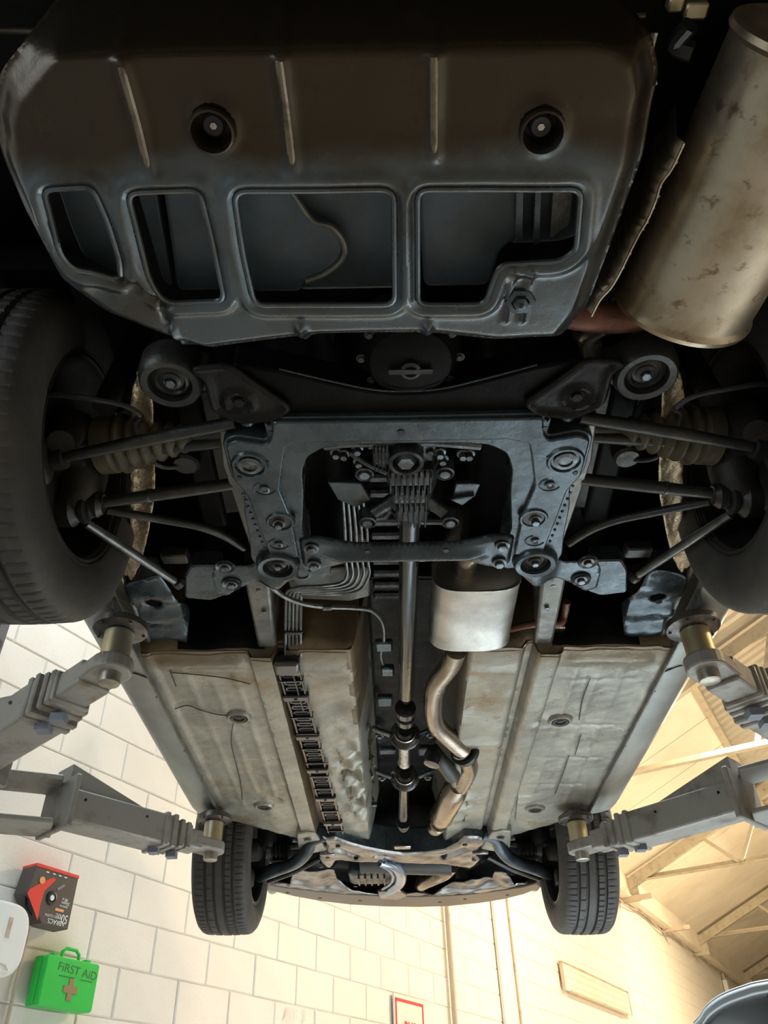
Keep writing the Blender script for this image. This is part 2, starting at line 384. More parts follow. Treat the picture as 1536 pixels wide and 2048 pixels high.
for j in range(-6, 10):
    zc = zc0+(j+.5)*CH
    if zc+CH/2 > EAVE-.1: continue
    for i in range(-14, 60):
        s = sc0+(i+(.5 if j % 2 else 0))*CL
        p = proj(room(0, s, zc))
        if p is None or not(-140 < p[0] < 1640 and -50 < p[1] < 2170): continue
        hid = (p[1] < 1560 and 460 < p[0] < 1250) or p[1] < 1180
        cand.append((hid, p[2], s, zc))
cand.sort(); near = cand[:296]; rest = cand[296:]
for k, (_, _, s, zc) in enumerate(near):
    o = bpy.data.objects.new('block', bm3[k*7 % 3][0]); C.objects.link(o); o.parent = wall
    o.location = (-.0200+random.uniform(0, .0015), s, zc); o.rotation_euler = (random.uniform(-.002, .002), random.uniform(-.002, .002), random.uniform(-.002, .002))
mb = MB()
for _, _, s, zc in rest: mb.box((-.0195, s, zc), (.012, CL-.005, CH-.005))
if mb.v: tag(rb(mb, 'block_courses', MT['block'], wall, smooth=0), kind='stuff')
# roof: boards up the slope from the eave, corrugated sheet above the purlin
def roofz(r): return EAVE+.15+SL*r
ceil = struct(rb(MB().prism([(-.3, -8), (RID, -8), (RID, 33), (-.3, 33)], lambda x, y: roofz(x)+.12, lambda x, y: roofz(x)+.2), 'ceiling', MT['steelc'], smooth=0))
for i in range(31):
    s0 = 2.6+i*1.02; mb = MB()
    mb.prism([(-.1, s0+.008), (2.44, s0+.008), (2.44, s0+1.012), (-.1, s0+1.012)], lambda x, y: roofz(x), lambda x, y: roofz(x)+.03)
    rb(mb, 'roof_board', MT['roof'], ceil, smooth=0)
rb(MB().prism([(-.1, -8), (2.44, -8), (2.44, 2.6), (-.1, 2.6)], lambda x, y: roofz(x), lambda x, y: roofz(x)+.03), 'roof_board', MT['roof'], ceil, smooth=0)
# corrugated sheet
mb = MB(); prof = []
s = -2.0
while s < 33:
    prof += [(s, 0), (s+.10, 0), (s+.13, .05), (s+.17, .05), (s+.2, 0)]; s += .2
vv = []; ff = []
for (s, h) in prof: vv += [(2.5, s, roofz(2.5)+.04+h), (RID, s, roofz(RID)+.04+h)]
for i in range(len(prof)-1): ff.append((2*i, 2*i+1, 2*i+3, 2*i+2))
mb.add(vv, ff); rb(mb, 'corrugated_sheet', MT['corr'], ceil, smooth=0)
mb = MB().bar((2.47, -3, roofz(2.47)-.02), (2.47, 33, roofz(2.47)-.02), .07, .12); rb(mb, 'purlin', MT['steelc'], ceil, smooth=0)
mb = MB().bar((5.6, -3, roofz(5.6)-.02), (5.6, 33, roofz(5.6)-.02), .07, .14); rb(mb, 'purlin', MT['steelc'], ceil, smooth=0)
roofR = struct(rb(MB().prism([(RID, -8), (18.2, -8), (18.2, 33), (RID, 33)], lambda x, y: roofz(RID)-(x-RID)*.55, lambda x, y: roofz(RID)-(x-RID)*.55+.1), 'ceiling_far_slope', MT['roof'], smooth=0))
roofR.name = 'ceiling.001'
# eave beam
eb = struct(rb(MB().box((.03, 12.5, EAVE+.10), (.26, 41, .36)), 'trim_1', MT['roof'], smooth=0))
rb(MB().box((.10, 12.5, EAVE-.10), (.16, 41, .035)), 'flange', MT['roof'], eb, smooth=0)
rb(MB().tube([(.05, 9+i*.6, EAVE-.16-.05*math.sin(i*1.7)) for i in range(26)], .012, 6, sm=3), 'cable', MT['pipe'], eb)
for k, (px, py) in enumerate(((1250, 1809), (1330, 1861))):
    q = WL(px, py); mb = MB().box((.25, q[1]-.2, EAVE-.17), (.5, .07, .012)); mb.box((.25, q[1]-.2-.035, EAVE-.14), (.5, .01, .07))
    b = rb(mb, 'stub_bracket', MT['pipe'], smooth=0)
    tag(b, ['short angle iron bracket sticking out under the eave, beside the right front tyre', 'short angle iron bracket under the eave, further from the tyre'][k], 'bracket', 'angle iron stubs under the eave')
# trusses
def truss(s, label, webs=None):
    t = empty('roof_truss', tuple(room(0, s, 0)), RROT); tag(t, label, 'roof truss', 'roof trusses')
    zc = 4.23; W = RID-.2
    def LI(mb, a, b, w=.07):
        mb.bar(a, b, w, .012); a2 = np.array(a)+(0, .03, .04); b2 = np.array(b)+(0, .03, .04); return mb.bar(a2, b2, .01, .075)
    LI(MB(), (0.1, 0, zc), (W, 0, zc), .09).build('bottom_chord', MT['steelc'], t, smooth=0)
    MB().bar((-.05, 0, EAVE-.02), (W, 0, roofz(W)-.12), .10, .16).build('rafter', MT['steelc'], t, smooth=0)
    MB().box((.16, 0, EAVE-.02), (.3, .012, .34)).build('gusset_plate', MT['steelc'], t, smooth=0)
    for a, b in webs or (((1.95, zc), (1.45, roofz(1.45)-.15)), ((1.95, zc), (2.55, roofz(2.55)-.15)), ((3.4, zc), (2.75, roofz(2.75)-.15)), ((3.4, zc), (4.4, roofz(4.4)-.15)), ((6.0, zc), (4.7, roofz(4.7)-.15)), ((6.0, zc), (7.3, roofz(7.3)-.15))):
        MB().bar((a[0], 0, a[1]), (b[0], 0, b[1]), .05, .05).build('web_strut', MT['steelc'], t, smooth=0)
truss(9.35, 'cream steel roof truss seen between the right rear and right front lift arms', (((2.95, 4.23), (3.55, roofz(3.55)-.15)), ((6.0, 4.23), (4.7, roofz(4.7)-.15))))
truss(13.9, 'cream steel roof truss behind the right front tyre, below the right front lift arm')
truss(19.0, 'cream steel roof truss at the lower right, above the silver car')
truss(24.1, 'farthest cream steel roof truss, at the bottom right corner of the roof')
# pipes on the wall
for (a, r_, lab) in (((894, 1900), .024, 'brown vertical pipe on the block wall just right of the bus sign'), ((1020, 1900), .016, 'thin pale pipe on the block wall, right of the brown pipe')):
    q = WL(*a); rb(MB().tube([(.03, q[1], .1), (.03, q[1], EAVE-.1)], r_, 12), 'wall_pipe', MT['pipe'])
    tag(bpy.context.scene.collection.objects[-1], lab, 'pipe')
q = WL(1003, 1900); rb(MB().box((.012, q[1], 2), (.03, .3, 4)), 'trim_2', MT['block'], smooth=0); struct(C.objects[-1])
# drop conduit below the eave on the right
q = WL(1446, 1965); cd = empty('drop_conduit', tuple(room(0, q[1], 0)), RROT); tag(cd, 'brown conduit with a white clip dropping down the wall above the silver car', 'conduit')
MB().tube([(.04, 0, 2.2), (.04, 0, EAVE-.15)], .03, 8).build('pipe', MT['pipe'], cd); MB().box((.05, 0, EAVE-.4), (.09, .14, .22)).build('clip_box', MT['white'], cd, smooth=0)
# perforated vent panel
a = WL(1117, 1936); b = WL(1256, 2024); s0, s1 = a[1], b[1]; zz = (1.98*.9+.75+.06, 1.73*.9+.75)
vp = empty('vent_panel', tuple(room(.0, (s0+s1)/2, sum(zz)/2)), RROT); tag(vp, 'long pale perforated metal panel on the wall right of the thin pipe', 'panel')
LS = s1-s0; HZ = zz[0]-zz[1]
MB().box((.03, 0, 0), (.03, LS, HZ)).build('perforated_sheet', MT['roof'], vp, smooth=0)
mb = MB(); mb.box((.035, 0, HZ/2), (.05, LS+.04, .012)); mb.box((.035, 0, -HZ/2), (.05, LS-.4, .02)); mb.box((.035, LS/2, 0), (.04, .012, HZ)); mb.box((.035, -LS/2, 0), (.04, .012, HZ)); mb.build('rim', MT['pipe'], vp, smooth=0)
mb = MB()
for i in range(28):
    for j in range(3): mb.lathe([(.012, 0), (.012, .002)], (.0455, -LS/2+.2+i*(LS-.4)/27, -HZ*.28+j*HZ*.28), (1, 0, 0), 6)
tag(mb.build('perforation_holes', MT['pipe'], vp), kind='stuff')

def text(name, body, size, m, parent, M4, ext=.0004, xs=1.0, bold=0.0):
    cu = bpy.data.curves.new(name, 'FONT'); cu.body = body; cu.size = size; cu.extrude = ext; cu.align_x = 'CENTER'; cu.align_y = 'CENTER'; cu.offset = bold
    o = bpy.data.objects.new(name, cu); C.objects.link(o)
    bpy.context.view_layer.update(); dg = bpy.context.evaluated_depsgraph_get()
    me = bpy.data.meshes.new_from_object(o.evaluated_get(dg)); bpy.data.objects.remove(o); me.materials.clear(); me.materials.append(m)
    o = bpy.data.objects.new(name, me); C.objects.link(o)
    if parent: o.parent = parent
    o.matrix_local = M4 @ Matrix.Diagonal((xs, 1, 1, 1)); return o
def onwall(off, s, z, rot=0):
    "text frame: reads left to right along +s seen from the workshop"
    return Matrix(((0, 0, 1, off), (1, 0, 0, s), (0, 1, 0, z), (0, 0, 0, 1))) @ Matrix.Rotation(rot, 4, 'Z')
# BUS sign
a = WL(787, 1992); b = WL(840, 1997); zt = a[2]+.0; SW = (b[1]-a[1]); sg = empty('wall_sign', tuple(room(0, (a[1]+b[1])/2, zt-SW*.7)), RROT)
tag(sg, 'white wall sign with a red border and red letters BUS on the block wall', 'sign'); SH = SW*1.4
MB().box((.012, 0, 0), (.012, SW*1.12, SH*1.06)).build('board', MT['signw'], sg, smooth=0)
mb = MB(); t_ = .02
for c, z_ in (((.0195, 0, SH/2-t_), (.003, SW, t_)), ((.0195, 0, -SH/2+t_), (.003, SW, t_)), ((.0195, -SW/2, 0), (.003, t_, SH-t_)), ((.0195, SW/2, 0), (.003, t_, SH-t_))): mb.box(c, z_)
mb.build('border', MT['signred'], sg, smooth=0)
text('lettering', 'BUS', .14, MT['signred'], sg, onwall(.019, 0, SH/2-.21), xs=.8, bold=.004)
# faint pencil marks
text('pencil_note', 'A11  2', .09, MT['mortar'], None, Matrix.Translation(tuple(ORI)) @ Matrix.Rotation(-AZ, 4, 'Z') @ onwall(.0005, WL(592, 2030)[1], WL(592, 2030)[2], .05))
tag(C.objects[-1], 'faint handwritten pencil marks on the block wall left of the bus sign', 'writing', kind='stuff')

# first aid box: seen hanging on the wall
q = WL(122, 1968); FW, FH, FD = .32, .20, .10
fa = empty('first_aid_box', tuple(room(0, q[1]-.03, q[2]-FH/2-.012)), RROT); tag(fa, 'green plastic first aid case with handle and brown cross on the block wall', 'first aid box')
MB().box((.035, 0, FH/2), (.05, FW, FH)).build('case_back', MT['green'], fa, bevel=.008, smooth=0, seg=2)
MB().prism(roundpoly([(-FW/2, 0), (FW/2, 0), (FW/2, FH), (-FW/2, FH)], .014), 0, .035).build('lid', MT['green'], fa, bevel=.006, seg=2, smooth=0)
o = C.objects[-1]; o.matrix_local = Matrix(((0, 0, 1, .062), (1, 0, 0, 0), (0, 1, 0, 0), (0, 0, 0, 1)))
MB().tube([(.06, -.055, FH-.005), (.06, -.05, FH+.03), (.06, -.03, FH+.045), (.06, .03, FH+.045), (.06, .05, FH+.03), (.06, .055, FH-.005)], .008, 8).build('handle', MT['green'], fa)
for y in (-.10, .10): MB().box((.06, y, FH+.004), (.04, .03, .018)).build('latch', MT['green'], fa, bevel=.003, smooth=0)
fc = FH*.38; mb = MB().box((.0985, .005, fc), (.003, .028, .088)); mb.box((.0985, .005, fc), (.0035, .082, .028)); mb.build('cross', MT['brown'], fa, smooth=0)
text('handwriting', 'FiRST AiD', .05, MT['ink'], fa, onwall(.0975, .03, FH*.76, -.06), xs=1.15)
mb = MB().box((.098, -.03, FH*.62), (.002, .09, .003)); mb.box((.098, .09, FH*.61), (.002, .075, .003)); mb.build('underline', MT['ink'], fa, smooth=0)

# emery cloth dispenser box, fixed upside down
q0 = WL(75, 1727, .1); q1 = WL(158, 1752, .1); zb = WL(131, 1858, .1)[2]; zt = (q0[2]+q1[2])/2
EW = q1[1]-q0[1]; EH = zt-zb; ec = empty('emery_cloth_box', tuple(room(0, (q0[1]+q1[1])/2, zb)), RROT); tag(ec, 'dark grey and red emery cloth dispenser mounted upside down above the first aid case', 'box')
h = EW/2; FX = .10
prof = [(-h, EH), (h, EH), (h, .0), (-h+.10, 0), (-h-.015, EH*.46)]
def wallprism(poly, x0, x1):
    mb = MB(); n = len(poly); A = sum(poly[i-1][0]*poly[i][1]-poly[i][0]*poly[i-1][1] for i in range(n))
    if A < 0: poly = poly[::-1]
    return mb.add([(x0, a, b) for a, b in poly]+[(x1, a, b) for a, b in poly], [tuple(range(n))[::-1], tuple(range(n, 2*n))]+[(i, (i+1) % n, n+(i+1) % n, n+i) for i in range(n)])
wallprism(prof, .005, FX).build('carton', MT['dgrey'], ec, bevel=.002, smooth=0)
wallprism([(-h-.001, EH-.012), (h+.001, EH-.012), (h+.001, EH+.002), (-h-.001, EH+.002)], .004, FX+.002).build('red_band', MT['red'], ec, smooth=0)
wallprism([(-.02, EH*.84), (-.005, EH*.80), (-.055, EH*.55), (-.06, EH*.3), (-.055, EH*.03), (-h-.016, EH*.44), (-h-.008, EH*.52), (-.09, EH*.66)], FX, FX+.0015).build('red_flash', MT['red'], ec, smooth=0)
MB().lathe([(.03, 0), (.03, .004), (.022, .006), (.016, .002), (.0, .002)], (FX, -.005, EH*.47), (1, 0, 0), 24).build('roll_hole', MT['plug'], ec)
MB().lathe([(.012, 0), (.012, .003), (.0, .003)], (FX+.003, -.005, EH*.47), (1, 0, 0), 16).build('core', MT['white'], ec)
MB().tube([(.07, -h+.0, EH*.40), (.07, -h+.012, EH*.22), (.07, -h+.05, EH*.10)], .012, 10, sm=5).build('cloth_roll', MT['plug'], ec)
mb = MB().lathe([(.016, 0), (.016, .002), (.0, .002)], (FX+.001, -h+.048, EH*.73), (1, 0, 0), 20); mb.build('round_logo', MT['orange'], ec)
MB().box((FX+.001, .055, EH*.295), (.002, .05, .012)).build('orange_label', MT['orange'], ec, smooth=0)
MB().box((FX+.001, .035, EH*.70), (.002, .045, .012), np.array([[1, 0, 0], [0, .8, -.6], [0, .6, .8]])).build('window_slot', MT['liftblue'], ec, smooth=0)
for (tx, sz, y, zf_, mm, xs) in (('ABRACS', .028, .052, .075, 'white', 1.), ('50', .052, .095, .17, 'white', .75), ('EMERY CLOTH', .015, .028, .165, 'white', 1.), ('ROLL', .015, .055, .21, 'white', 1.),
                                 ('40 x', .02, .075, .50, 'white', 1.), ('MADE IN', .012, .075, .38, 'white', 1.), ('25mm', .02, .082, .44, 'white', 1.)):
    text('print', tx, sz, MT[mm], ec, onwall(FX+.001, y, EH*zf_, PI), xs=xs)
for y in (-.06, -.02, .015, .05): MB().box((FX+.001, y, EH*.9), (.002, .016, .005)).build('print', MT['white'], ec, smooth=0)

# white round cover at the left edge
q = WL(10, 1880, .12); wc = empty('round_cover', tuple(room(0, q[1], q[2]-.2)), RROT); tag(wc, 'white plastic round-cornered dispenser cut off by the left edge, beside the first aid case', 'dispenser')
pl = roundpoly([(-.16, -.14), (.115, -.14), (.115, .15), (-.16, .15)], .11, 8)
wallprism([(a, b+.2) for a, b in pl], .01, .12).build('cover', MT['white'], wc, bevel=.012, seg=3, smooth=40)
wallprism([(-.005, .21), (.015, .21), (.015, .29), (-.005, .29)], .118, .1225).build('viewing_slot', MT['pipe'], wc, smooth=0)
MB().tube([(.123, -.06, .12), (.123, .03, .11), (.123, .05, .09), (.123, .02, .08), (.123, -.06, .07)], .0025, 6).build('moulded_line', MT['mortar'], wc)
MB().box((.05, -.04, .04), (.07, .2, .06)).build('lower_tray', MT['white'], wc, bevel=.01, smooth=0)
q = WL(22, 1990); rb(MB().tube([(.015, q[1], .3), (.015, q[1], q[2]+.28)], .008, 8), 'thin_conduit', MT['pipe']); tag(C.objects[-1], 'thin brown vertical cable running down the wall under the white dispenser', 'cable')
# ================================================================== THE LIFT
def drop(x, y, py):
    lo, hi = .0, 3.5
    for _ in range(50):
        m = (lo+hi)/2
        if proj((x, y, m))[1] > py: lo = m
        else: hi = m
    return lo
def lift_arm(par, pad, root, pivot, label, sh=0., rod=False):
    dz = 0. if pad[0] < 768 else -.032
    p = G(*pad, 1.815+dz); ex, ey = p[0], p[1]; root = np.array(root, float)
    po = np.array(par.location); E0 = np.array([ex, ey, 1.60+dz]); off = E0-po
    d = root[:2]-np.array([ex, ey]); Ln = np.linalg.norm(d); u = np.array([d[0]/Ln, d[1]/Ln, 0]); zc = .10
    sd = np.array([-u[1], u[0], 0])
    def at(a, z=0, s=0): return off+np.array([0, 0, zc+z])+u*a+sd*s
    t = MB().bar(at(.215+sh), at(Ln-.0), .125, .104).build('lift_arm', MT['lift'], par, bevel=.008, seg=2, smooth=30); t['label'] = label
    pl = []
    for k in range(13):
        a = math.pi/2+math.pi*k/12; pl.append((u*math.cos(a)+sd*math.sin(a))*.049+off)
    pl = [(v[0], v[1]) for v in pl]+[tuple((off+u*.10-sd*.045)[:2]), tuple((off+u*.10+sd*.045)[:2])]
    MB().prism(pl, off[2]+.078, off[2]+.116).build('eye_plate', MT['lift'], t, bevel=.006, seg=2, smooth=0)
    def tube(name, a0, a1, w, h, z=0): MB().bar(at(a0, z), at(a1, z), w, h).build(name, MT['lift'], t, bevel=.007, seg=2, smooth=30)
    tube('inner_tube', .07, .20+sh, .088, .066)
    tube('middle_tube', .125+sh, .24+sh, .105, .084)
    for a, w, h in ((.135, .114, .092), (.165, .120, .098), (.20, .134, .114), (.235, .136, .116)): MB().bar(at(a+sh), at(a+sh+.02), w, h).build('stop_collar', MT['lift'], t, bevel=.004, smooth=0)
    for a in (.17, .245): MB().box(at(a+sh, -.062), (.035, .035, .02)).build('stop_tab', MT['liftblue'], t, smooth=0)
    MB().bar(at(Ln-.015), at(Ln+.005), .20, .17).build('root_plate', MT['lift'], t, bevel=.004, smooth=0)
    pv = np.array([pivot[0], pivot[1], 1.70])-po; r_ = at(Ln)
    for z in (.070, -.070):
        MB().bar(r_+np.array([0, 0, z]), pv+np.array([0, 0, z]), .16, .016).build('yoke_plate', MT['lift'], t, bevel=.003, smooth=0)
    a0, a1, a2 = at(Ln-.0, .05), at(Ln-.30, .05), at(Ln-.0, .13); mb = MB(); vv = []
    for s_ in (-.05, .05): vv += [a0+sd*s_, a1+sd*s_, a2+sd*s_]
    mb.add(vv, [(0, 1, 2), (5, 4, 3), (0, 3, 4, 1), (1, 4, 5, 2), (2, 5, 3, 0)]); mb.build('gusset', MT['lift'], t, smooth=0)
    MB().lathe([(.032, -.10), (.032, .12), (.042, .12), (.042, .135)], pv, (0, 0, 1), 20).build('pivot_pin', MT['liftblue'], t)
    for a in (Ln-.06, Ln-.30): MB().lathe([(.005, 0), (.005, .003)], at(a, .02, -.066 if u[0]*1 > 0 else .066), (0, 1, 0), 8).build('pin_hole', MT['plug'], t)
    MB().lathe([(.020, .050), (.025, .052), (.026, .058), (.026, .080)], off, (0, 0, 1), 28).build('pin_head', MT['pin'], t)
    MB().lathe([(.0355, .110), (.0355, .188), (.032, .191), (.027, .196)], off, (0, 0, 1), 36).build('zinc_post', MT['zincy'], t)
    mb = MB().lathe([(.03, .192), (.056, .194), (.066, .197), (.067, .212), (.052, .214), (.052, .222), (0, .222)], off, (0, 0, 1), 40)
    for k in range(5):
        a = 2*PI*k/5+.4; mb.lathe([(.004, 0), (.004, .004)], off+np.array([.058*math.cos(a), .058*math.sin(a), .190]), (0, 0, 1), 8)
    mb.build('pad_disc', MT['padsteel'], t)
    if rod: MB().tube([at(.27+sh, .04, -.07), at(.40+sh, .10, -.14), at(.60+sh, .17, -.22)], .011, 8).build('release_rod', MT['pipe'], t)
    return t
LP, RP = (-1.60, 2.42), (1.68, 2.46)
def post(x, y, sx, label):
    t = empty('lift_post', (x, y, 0)); tag(t, label, 'vehicle lift', 'posts of the two post lift')
    mb = MB(); a, b, th = .15, .17, .012
    pl = [(-sx*a, -b), (sx*a, -b), (sx*a, -b+.06), (sx*(a-th), -b+.06), (sx*(a-th), -b+th), (-sx*(a-th), -b+th), (-sx*(a-th), b-th), (sx*(a-th), b-th), (sx*(a-th), b-.06), (sx*a, b-.06), (sx*a, b), (-sx*a, b)]
    mb.prism(pl, 0, 3.6); mb.build('column', MT['liftblue'], t, smooth=0)
    MB().box((sx*.02, 0, .01), (.5, .45, .02)).build('base_plate', MT['liftblue'], t, smooth=0)
    MB().box((sx*.06, 0, 1.80), (.20, .22, .7)).build('carriage', MT['lift'], t, bevel=.01, smooth=0)
    for dy in (-.17, .17): MB().box((sx*.19, dy, 1.70), (.10, .14, .115)).build('arm_bracket', MT['lift'], t, bevel=.006, smooth=0)
    MB().box((sx*.22, -.10, 2.12), (.13, .05, .13)).build('stop_block', MT['padsteel'], t, bevel=.006, smooth=0)
    MB().hexb((sx*.22, -.126, 2.12), (0, -1, 0), .014, .01).build('bolt', MT['bolt'], t)
    MB().tube([(sx*.16, -.13, 0.02), (sx*.16, -.13, 3.4)], .012, 8).build('lift_cable', MT['pipe'], t)
    return t
PL_ = post(*LP, 1, 'blue-grey steel lift post at the left edge with arms reaching under the left sill')
PR_ = post(*RP, -1, 'blue-grey steel lift post at the right edge with arms reaching under the right sill')
lift_arm(PL_, (243, 1250), (-1.17, 2.14), (-1.37, 2.26), 'grey arm with brass-coloured post beside the left rear tyre', .05, True)
lift_arm(PR_, (1383, 1245), (1.25, 2.19), (1.45, 2.30), 'grey arm with brass-coloured post beside the right rear tyre', .05)
lift_arm(PL_, (430, 1632), (-1.10, 2.60), (-1.40, 2.48), 'grey telescopic arm in front of the left front tyre')
lift_arm(PR_, (1150, 1632), (1.19, 2.64), (1.48, 2.52), 'grey telescopic arm in front of the right front tyre')

# ================================================================== SILVER CAR PARKED BEHIND
def RS(px, py, s):
    r = ray(px, py); o = CAMP-ORI; k = (s-o@w2)/(r@w2); p = o+r*k; return (float(p@n2), float(p[2]))
S0 = 4.95
sc2 = empty('silver_car', tuple(room(0, 0, 0)), RROT); tag(sc2, 'silver car roof and dark side windows cut off at the bottom right corner', 'car')
A = [RS(1385, 2048, S0), RS(1410, 2015, S0), RS(1440, 1992, S0), RS(1485, 1974, S0), RS(1536, 1962, S0)]
x4, z4 = A[-1]; x0, z0 = A[0]
top = [(x0-.75, z0-.45), (x0-.3, z0-.16)]+A+[(x4+.5, z4+.015), (x4+1.1, z4-.03), (x4+1.8, z4-.2), (x4+2.3, z4-.5)]
top = [tuple(p) for p in cr([np.array(p) for p in top], 4)]
def prof_prism(poly, s0, s1, name, m, par, bev=.01):
    mb = MB(); n = len(poly); A_ = sum(poly[i-1][0]*poly[i][1]-poly[i][0]*poly[i-1][1] for i in range(n))
    if A_ > 0: poly = poly[::-1]
    mb.add([(a, s0, b) for a, b in poly]+[(a, s1, b) for a, b in poly], [tuple(range(n))[::-1], tuple(range(n, 2*n))]+[(i, (i+1) % n, n+(i+1) % n, n+i) for i in range(n)])
    return mb.build(name, m, par, bevel=bev, seg=3, smooth=40)
belt = z0-.48
gl = [(x, z-.055) for x, z in top[1:-1]]
prof_prism([(x, z) for x, z in top]+[(x4+2.2, belt), (x0-.7, belt)], S0+.16, S0+1.5, 'cabin_glass', MT['glass'], sc2, .03)
# side frame band that follows the roof line, then roof skin
band = top+[(x, z-.05) for x, z in top[::-1]]
for s_ in (S0, S0+1.56): prof_prism(band, s_, s_+.1, 'roof_rail', MT['body'], sc2, .015)
prof_prism([(x, z+.012) for x, z in top[8:34]]+[(x, z-.01) for x, z in top[8:34][::-1]], S0+.02, S0+1.64, 'roof_skin', MT['body'], sc2, .006)
prof_prism([(x, z-.05) for x, z in top[1:-1]]+[(x4+1.8, belt), (x0-.3, belt)], S0+.07, S0+.10, 'side_window', MT['glass'], sc2, 0)
for xx in (x4-.03, x4+1.0): prof_prism([(xx, z4-.04), (xx+.07, z4-.04), (xx+.1, belt), (xx, belt)], S0+.03, S0+.085, 'pillar', MT['gloss'], sc2, .004)
prof_prism([(x0-1.6, .35), (x0-1.65, .62), (x0-1.5, .82), (x0-.75, belt+.02), (x4+2.2, belt+.03), (x4+2.9, belt-.05), (x4+3.0, .5), (x4+2.9, .3)], S0-.05, S0+1.72, 'lower_body', MT['body'], sc2, .06)
for xx in (x0-.95, x4+2.1):
    for s_ in (S0-.04, S0+1.5): MB().lathe([(.2, 0), (.3, .0), (.32, .03), (.32, .18), (.3, .21), (.2, .21)], (xx, s_, .32), (0, 1, 0), 28).build('tyre', MT['rubber'], sc2)
# ================================================================== THE CAR ON THE LIFT
car = empty('car', tuple(CT), (0, TH, 0)); tag(car, 'car raised on a two post lift seen from underneath, exhaust, subframe and floor pan visible', 'car')
def part(mb, name, m, parent=car, **k): return mb.build(name, MT[m], parent, **k)
DN = (0, 0, -1)
# ---- floor pan with tunnel
def floorz(X, Y):
    ax = np.abs(X)
    z = .24*(1-ss(.115, .165, np.abs(X-.015)))
    z += np.where(True, -.022*(ss(.352, .362, ax)*(1-ss(.418, .43, ax))), 0)                     # frame rails
    z += .022*(ss(.322, .330, ax)*(1-ss(.350, .356, ax)))
    for s in (-1, 1):
        for xx, y0, y1 in ((.485, 2.0, 2.95), (.552, 2.05, 2.9), (.62, 1.95, 3.05)): z -= .0035*seg(X, Y, (s*xx, y0), (s*xx, y1), .0075)
        for yy in (2.06, 2.36, 2.62, 2.86): z += .003*seg(X, Y, (s*.45, yy), (s*.66, yy), .008)
        for yy in (2.0, 2.5, 2.75, 3.0): z -= .004*seg(X, Y, (s*.19, yy), (s*.30, yy), .02)
        z += .012*np.exp(-(((X-s*.22)/.04)**2+((Y-2.2)/.09)**2))
        for px_, py_ in ((-.475, 2.32), (-.49, 2.985)) if s < 0 else ((.43, 2.345), (.45, 3.02)):
            d = np.hypot(X-px_, Y-py_); z -= .004*np.exp(-((d-.036)/.012)**2)
        z += -.014*seg(X, Y, (s*.47, 1.93), (s*.66, 1.93), .03)
    z += wob(X, Y, 9, .0012)+wob(Y, X, 27, .0009)
    # crumpled heat shield beside the tunnel
    h = np.exp(-(((X+.16)/.07)**2+((Y-2.85)/.36)**2)); z += h*(.02*np.sin(Y*46+X*30)+.012*np.sin(X*90-Y*25)+.015)
    h = np.exp(-(((X-.20)/.05)**2+((Y-3.0)/.25)**2)); z += h*(.014*np.sin(Y*50))
    ax2 = np.abs(X); yb = 3.12+np.clip(.80-ax2, 0, .44)*.95
    z += np.clip(Y-yb, 0, 1)*1.6
    z += .06*np.clip((.72-.0-ax2)*-1, 0, .1)*4
    z += -.005*ss(.69, .70, ax2)
    return z
def floorm(cx, cy):
    k = np.zeros(cx.shape, int); n = wob(cx, cy, 14, .03)
    k[(np.abs(cx) > .322) & (np.abs(cx) < .36) & (cx < 0)] = 1
    pass
    k[(np.abs(cx+.135+n*.4) < .025) & (cy < 2.35)] = 1
    k[np.abs(cx-.01) < .12] = 2
    return k
fp = grid('floor_pan', np.arange(-.755, .756, .008), np.arange(1.872, 3.95, .009), floorz, [MT['floor'], MT['floorbrown'], MT['black']], car, hook=floorm)
fp['label'] = 'pale grey-beige painted floor pan with swages'
# seam sealer cracks, plugs
for k, (px, py) in enumerate(((478, 1433), (528, 1612), (1120, 1440), (1070, 1617))):
    p = L(px, py, -.002); q_ = part(MB().lathe([(0, -.007), (.008, -.007), (.010, -.004), (.016, -.004), (.018, -.008), (.023, -.008), (.025, -.003), (.025, .004)], p, (0, 0, 1), 28), 'drain_plug', 'plug')
    part(MB().lathe([(.026, -.003), (.029, -.009), (.033, -.009), (.039, -.003), (.041, .003)], p, (0, 0, 1), 36, caps=False), 'pressed_ring', 'floor', q_)
for pts in ([(350, 1418), (375, 1411), (400, 1420), (430, 1428), (458, 1432)], [(340, 1345), (400, 1350), (450, 1356), (500, 1368)], [(335, 1330), (352, 1372)], [(468, 1440), (462, 1480), (470, 1520), (480, 1560), (485, 1600)],
            [(1180, 1358), (1165, 1400), (1158, 1440)], [(1162, 1470), (1150, 1510)], [(1138, 1512), (1125, 1550), (1110, 1590)], [(1100, 1350), (1060, 1500), (1040, 1560), (1030, 1640)], [(262, 1345), (285, 1352), (300, 1358)]):
    part(MB().tube([L(x, y, -.006) for x, y in pts], .0016, 5, sm=4), 'seam_sealer', 'rimin')
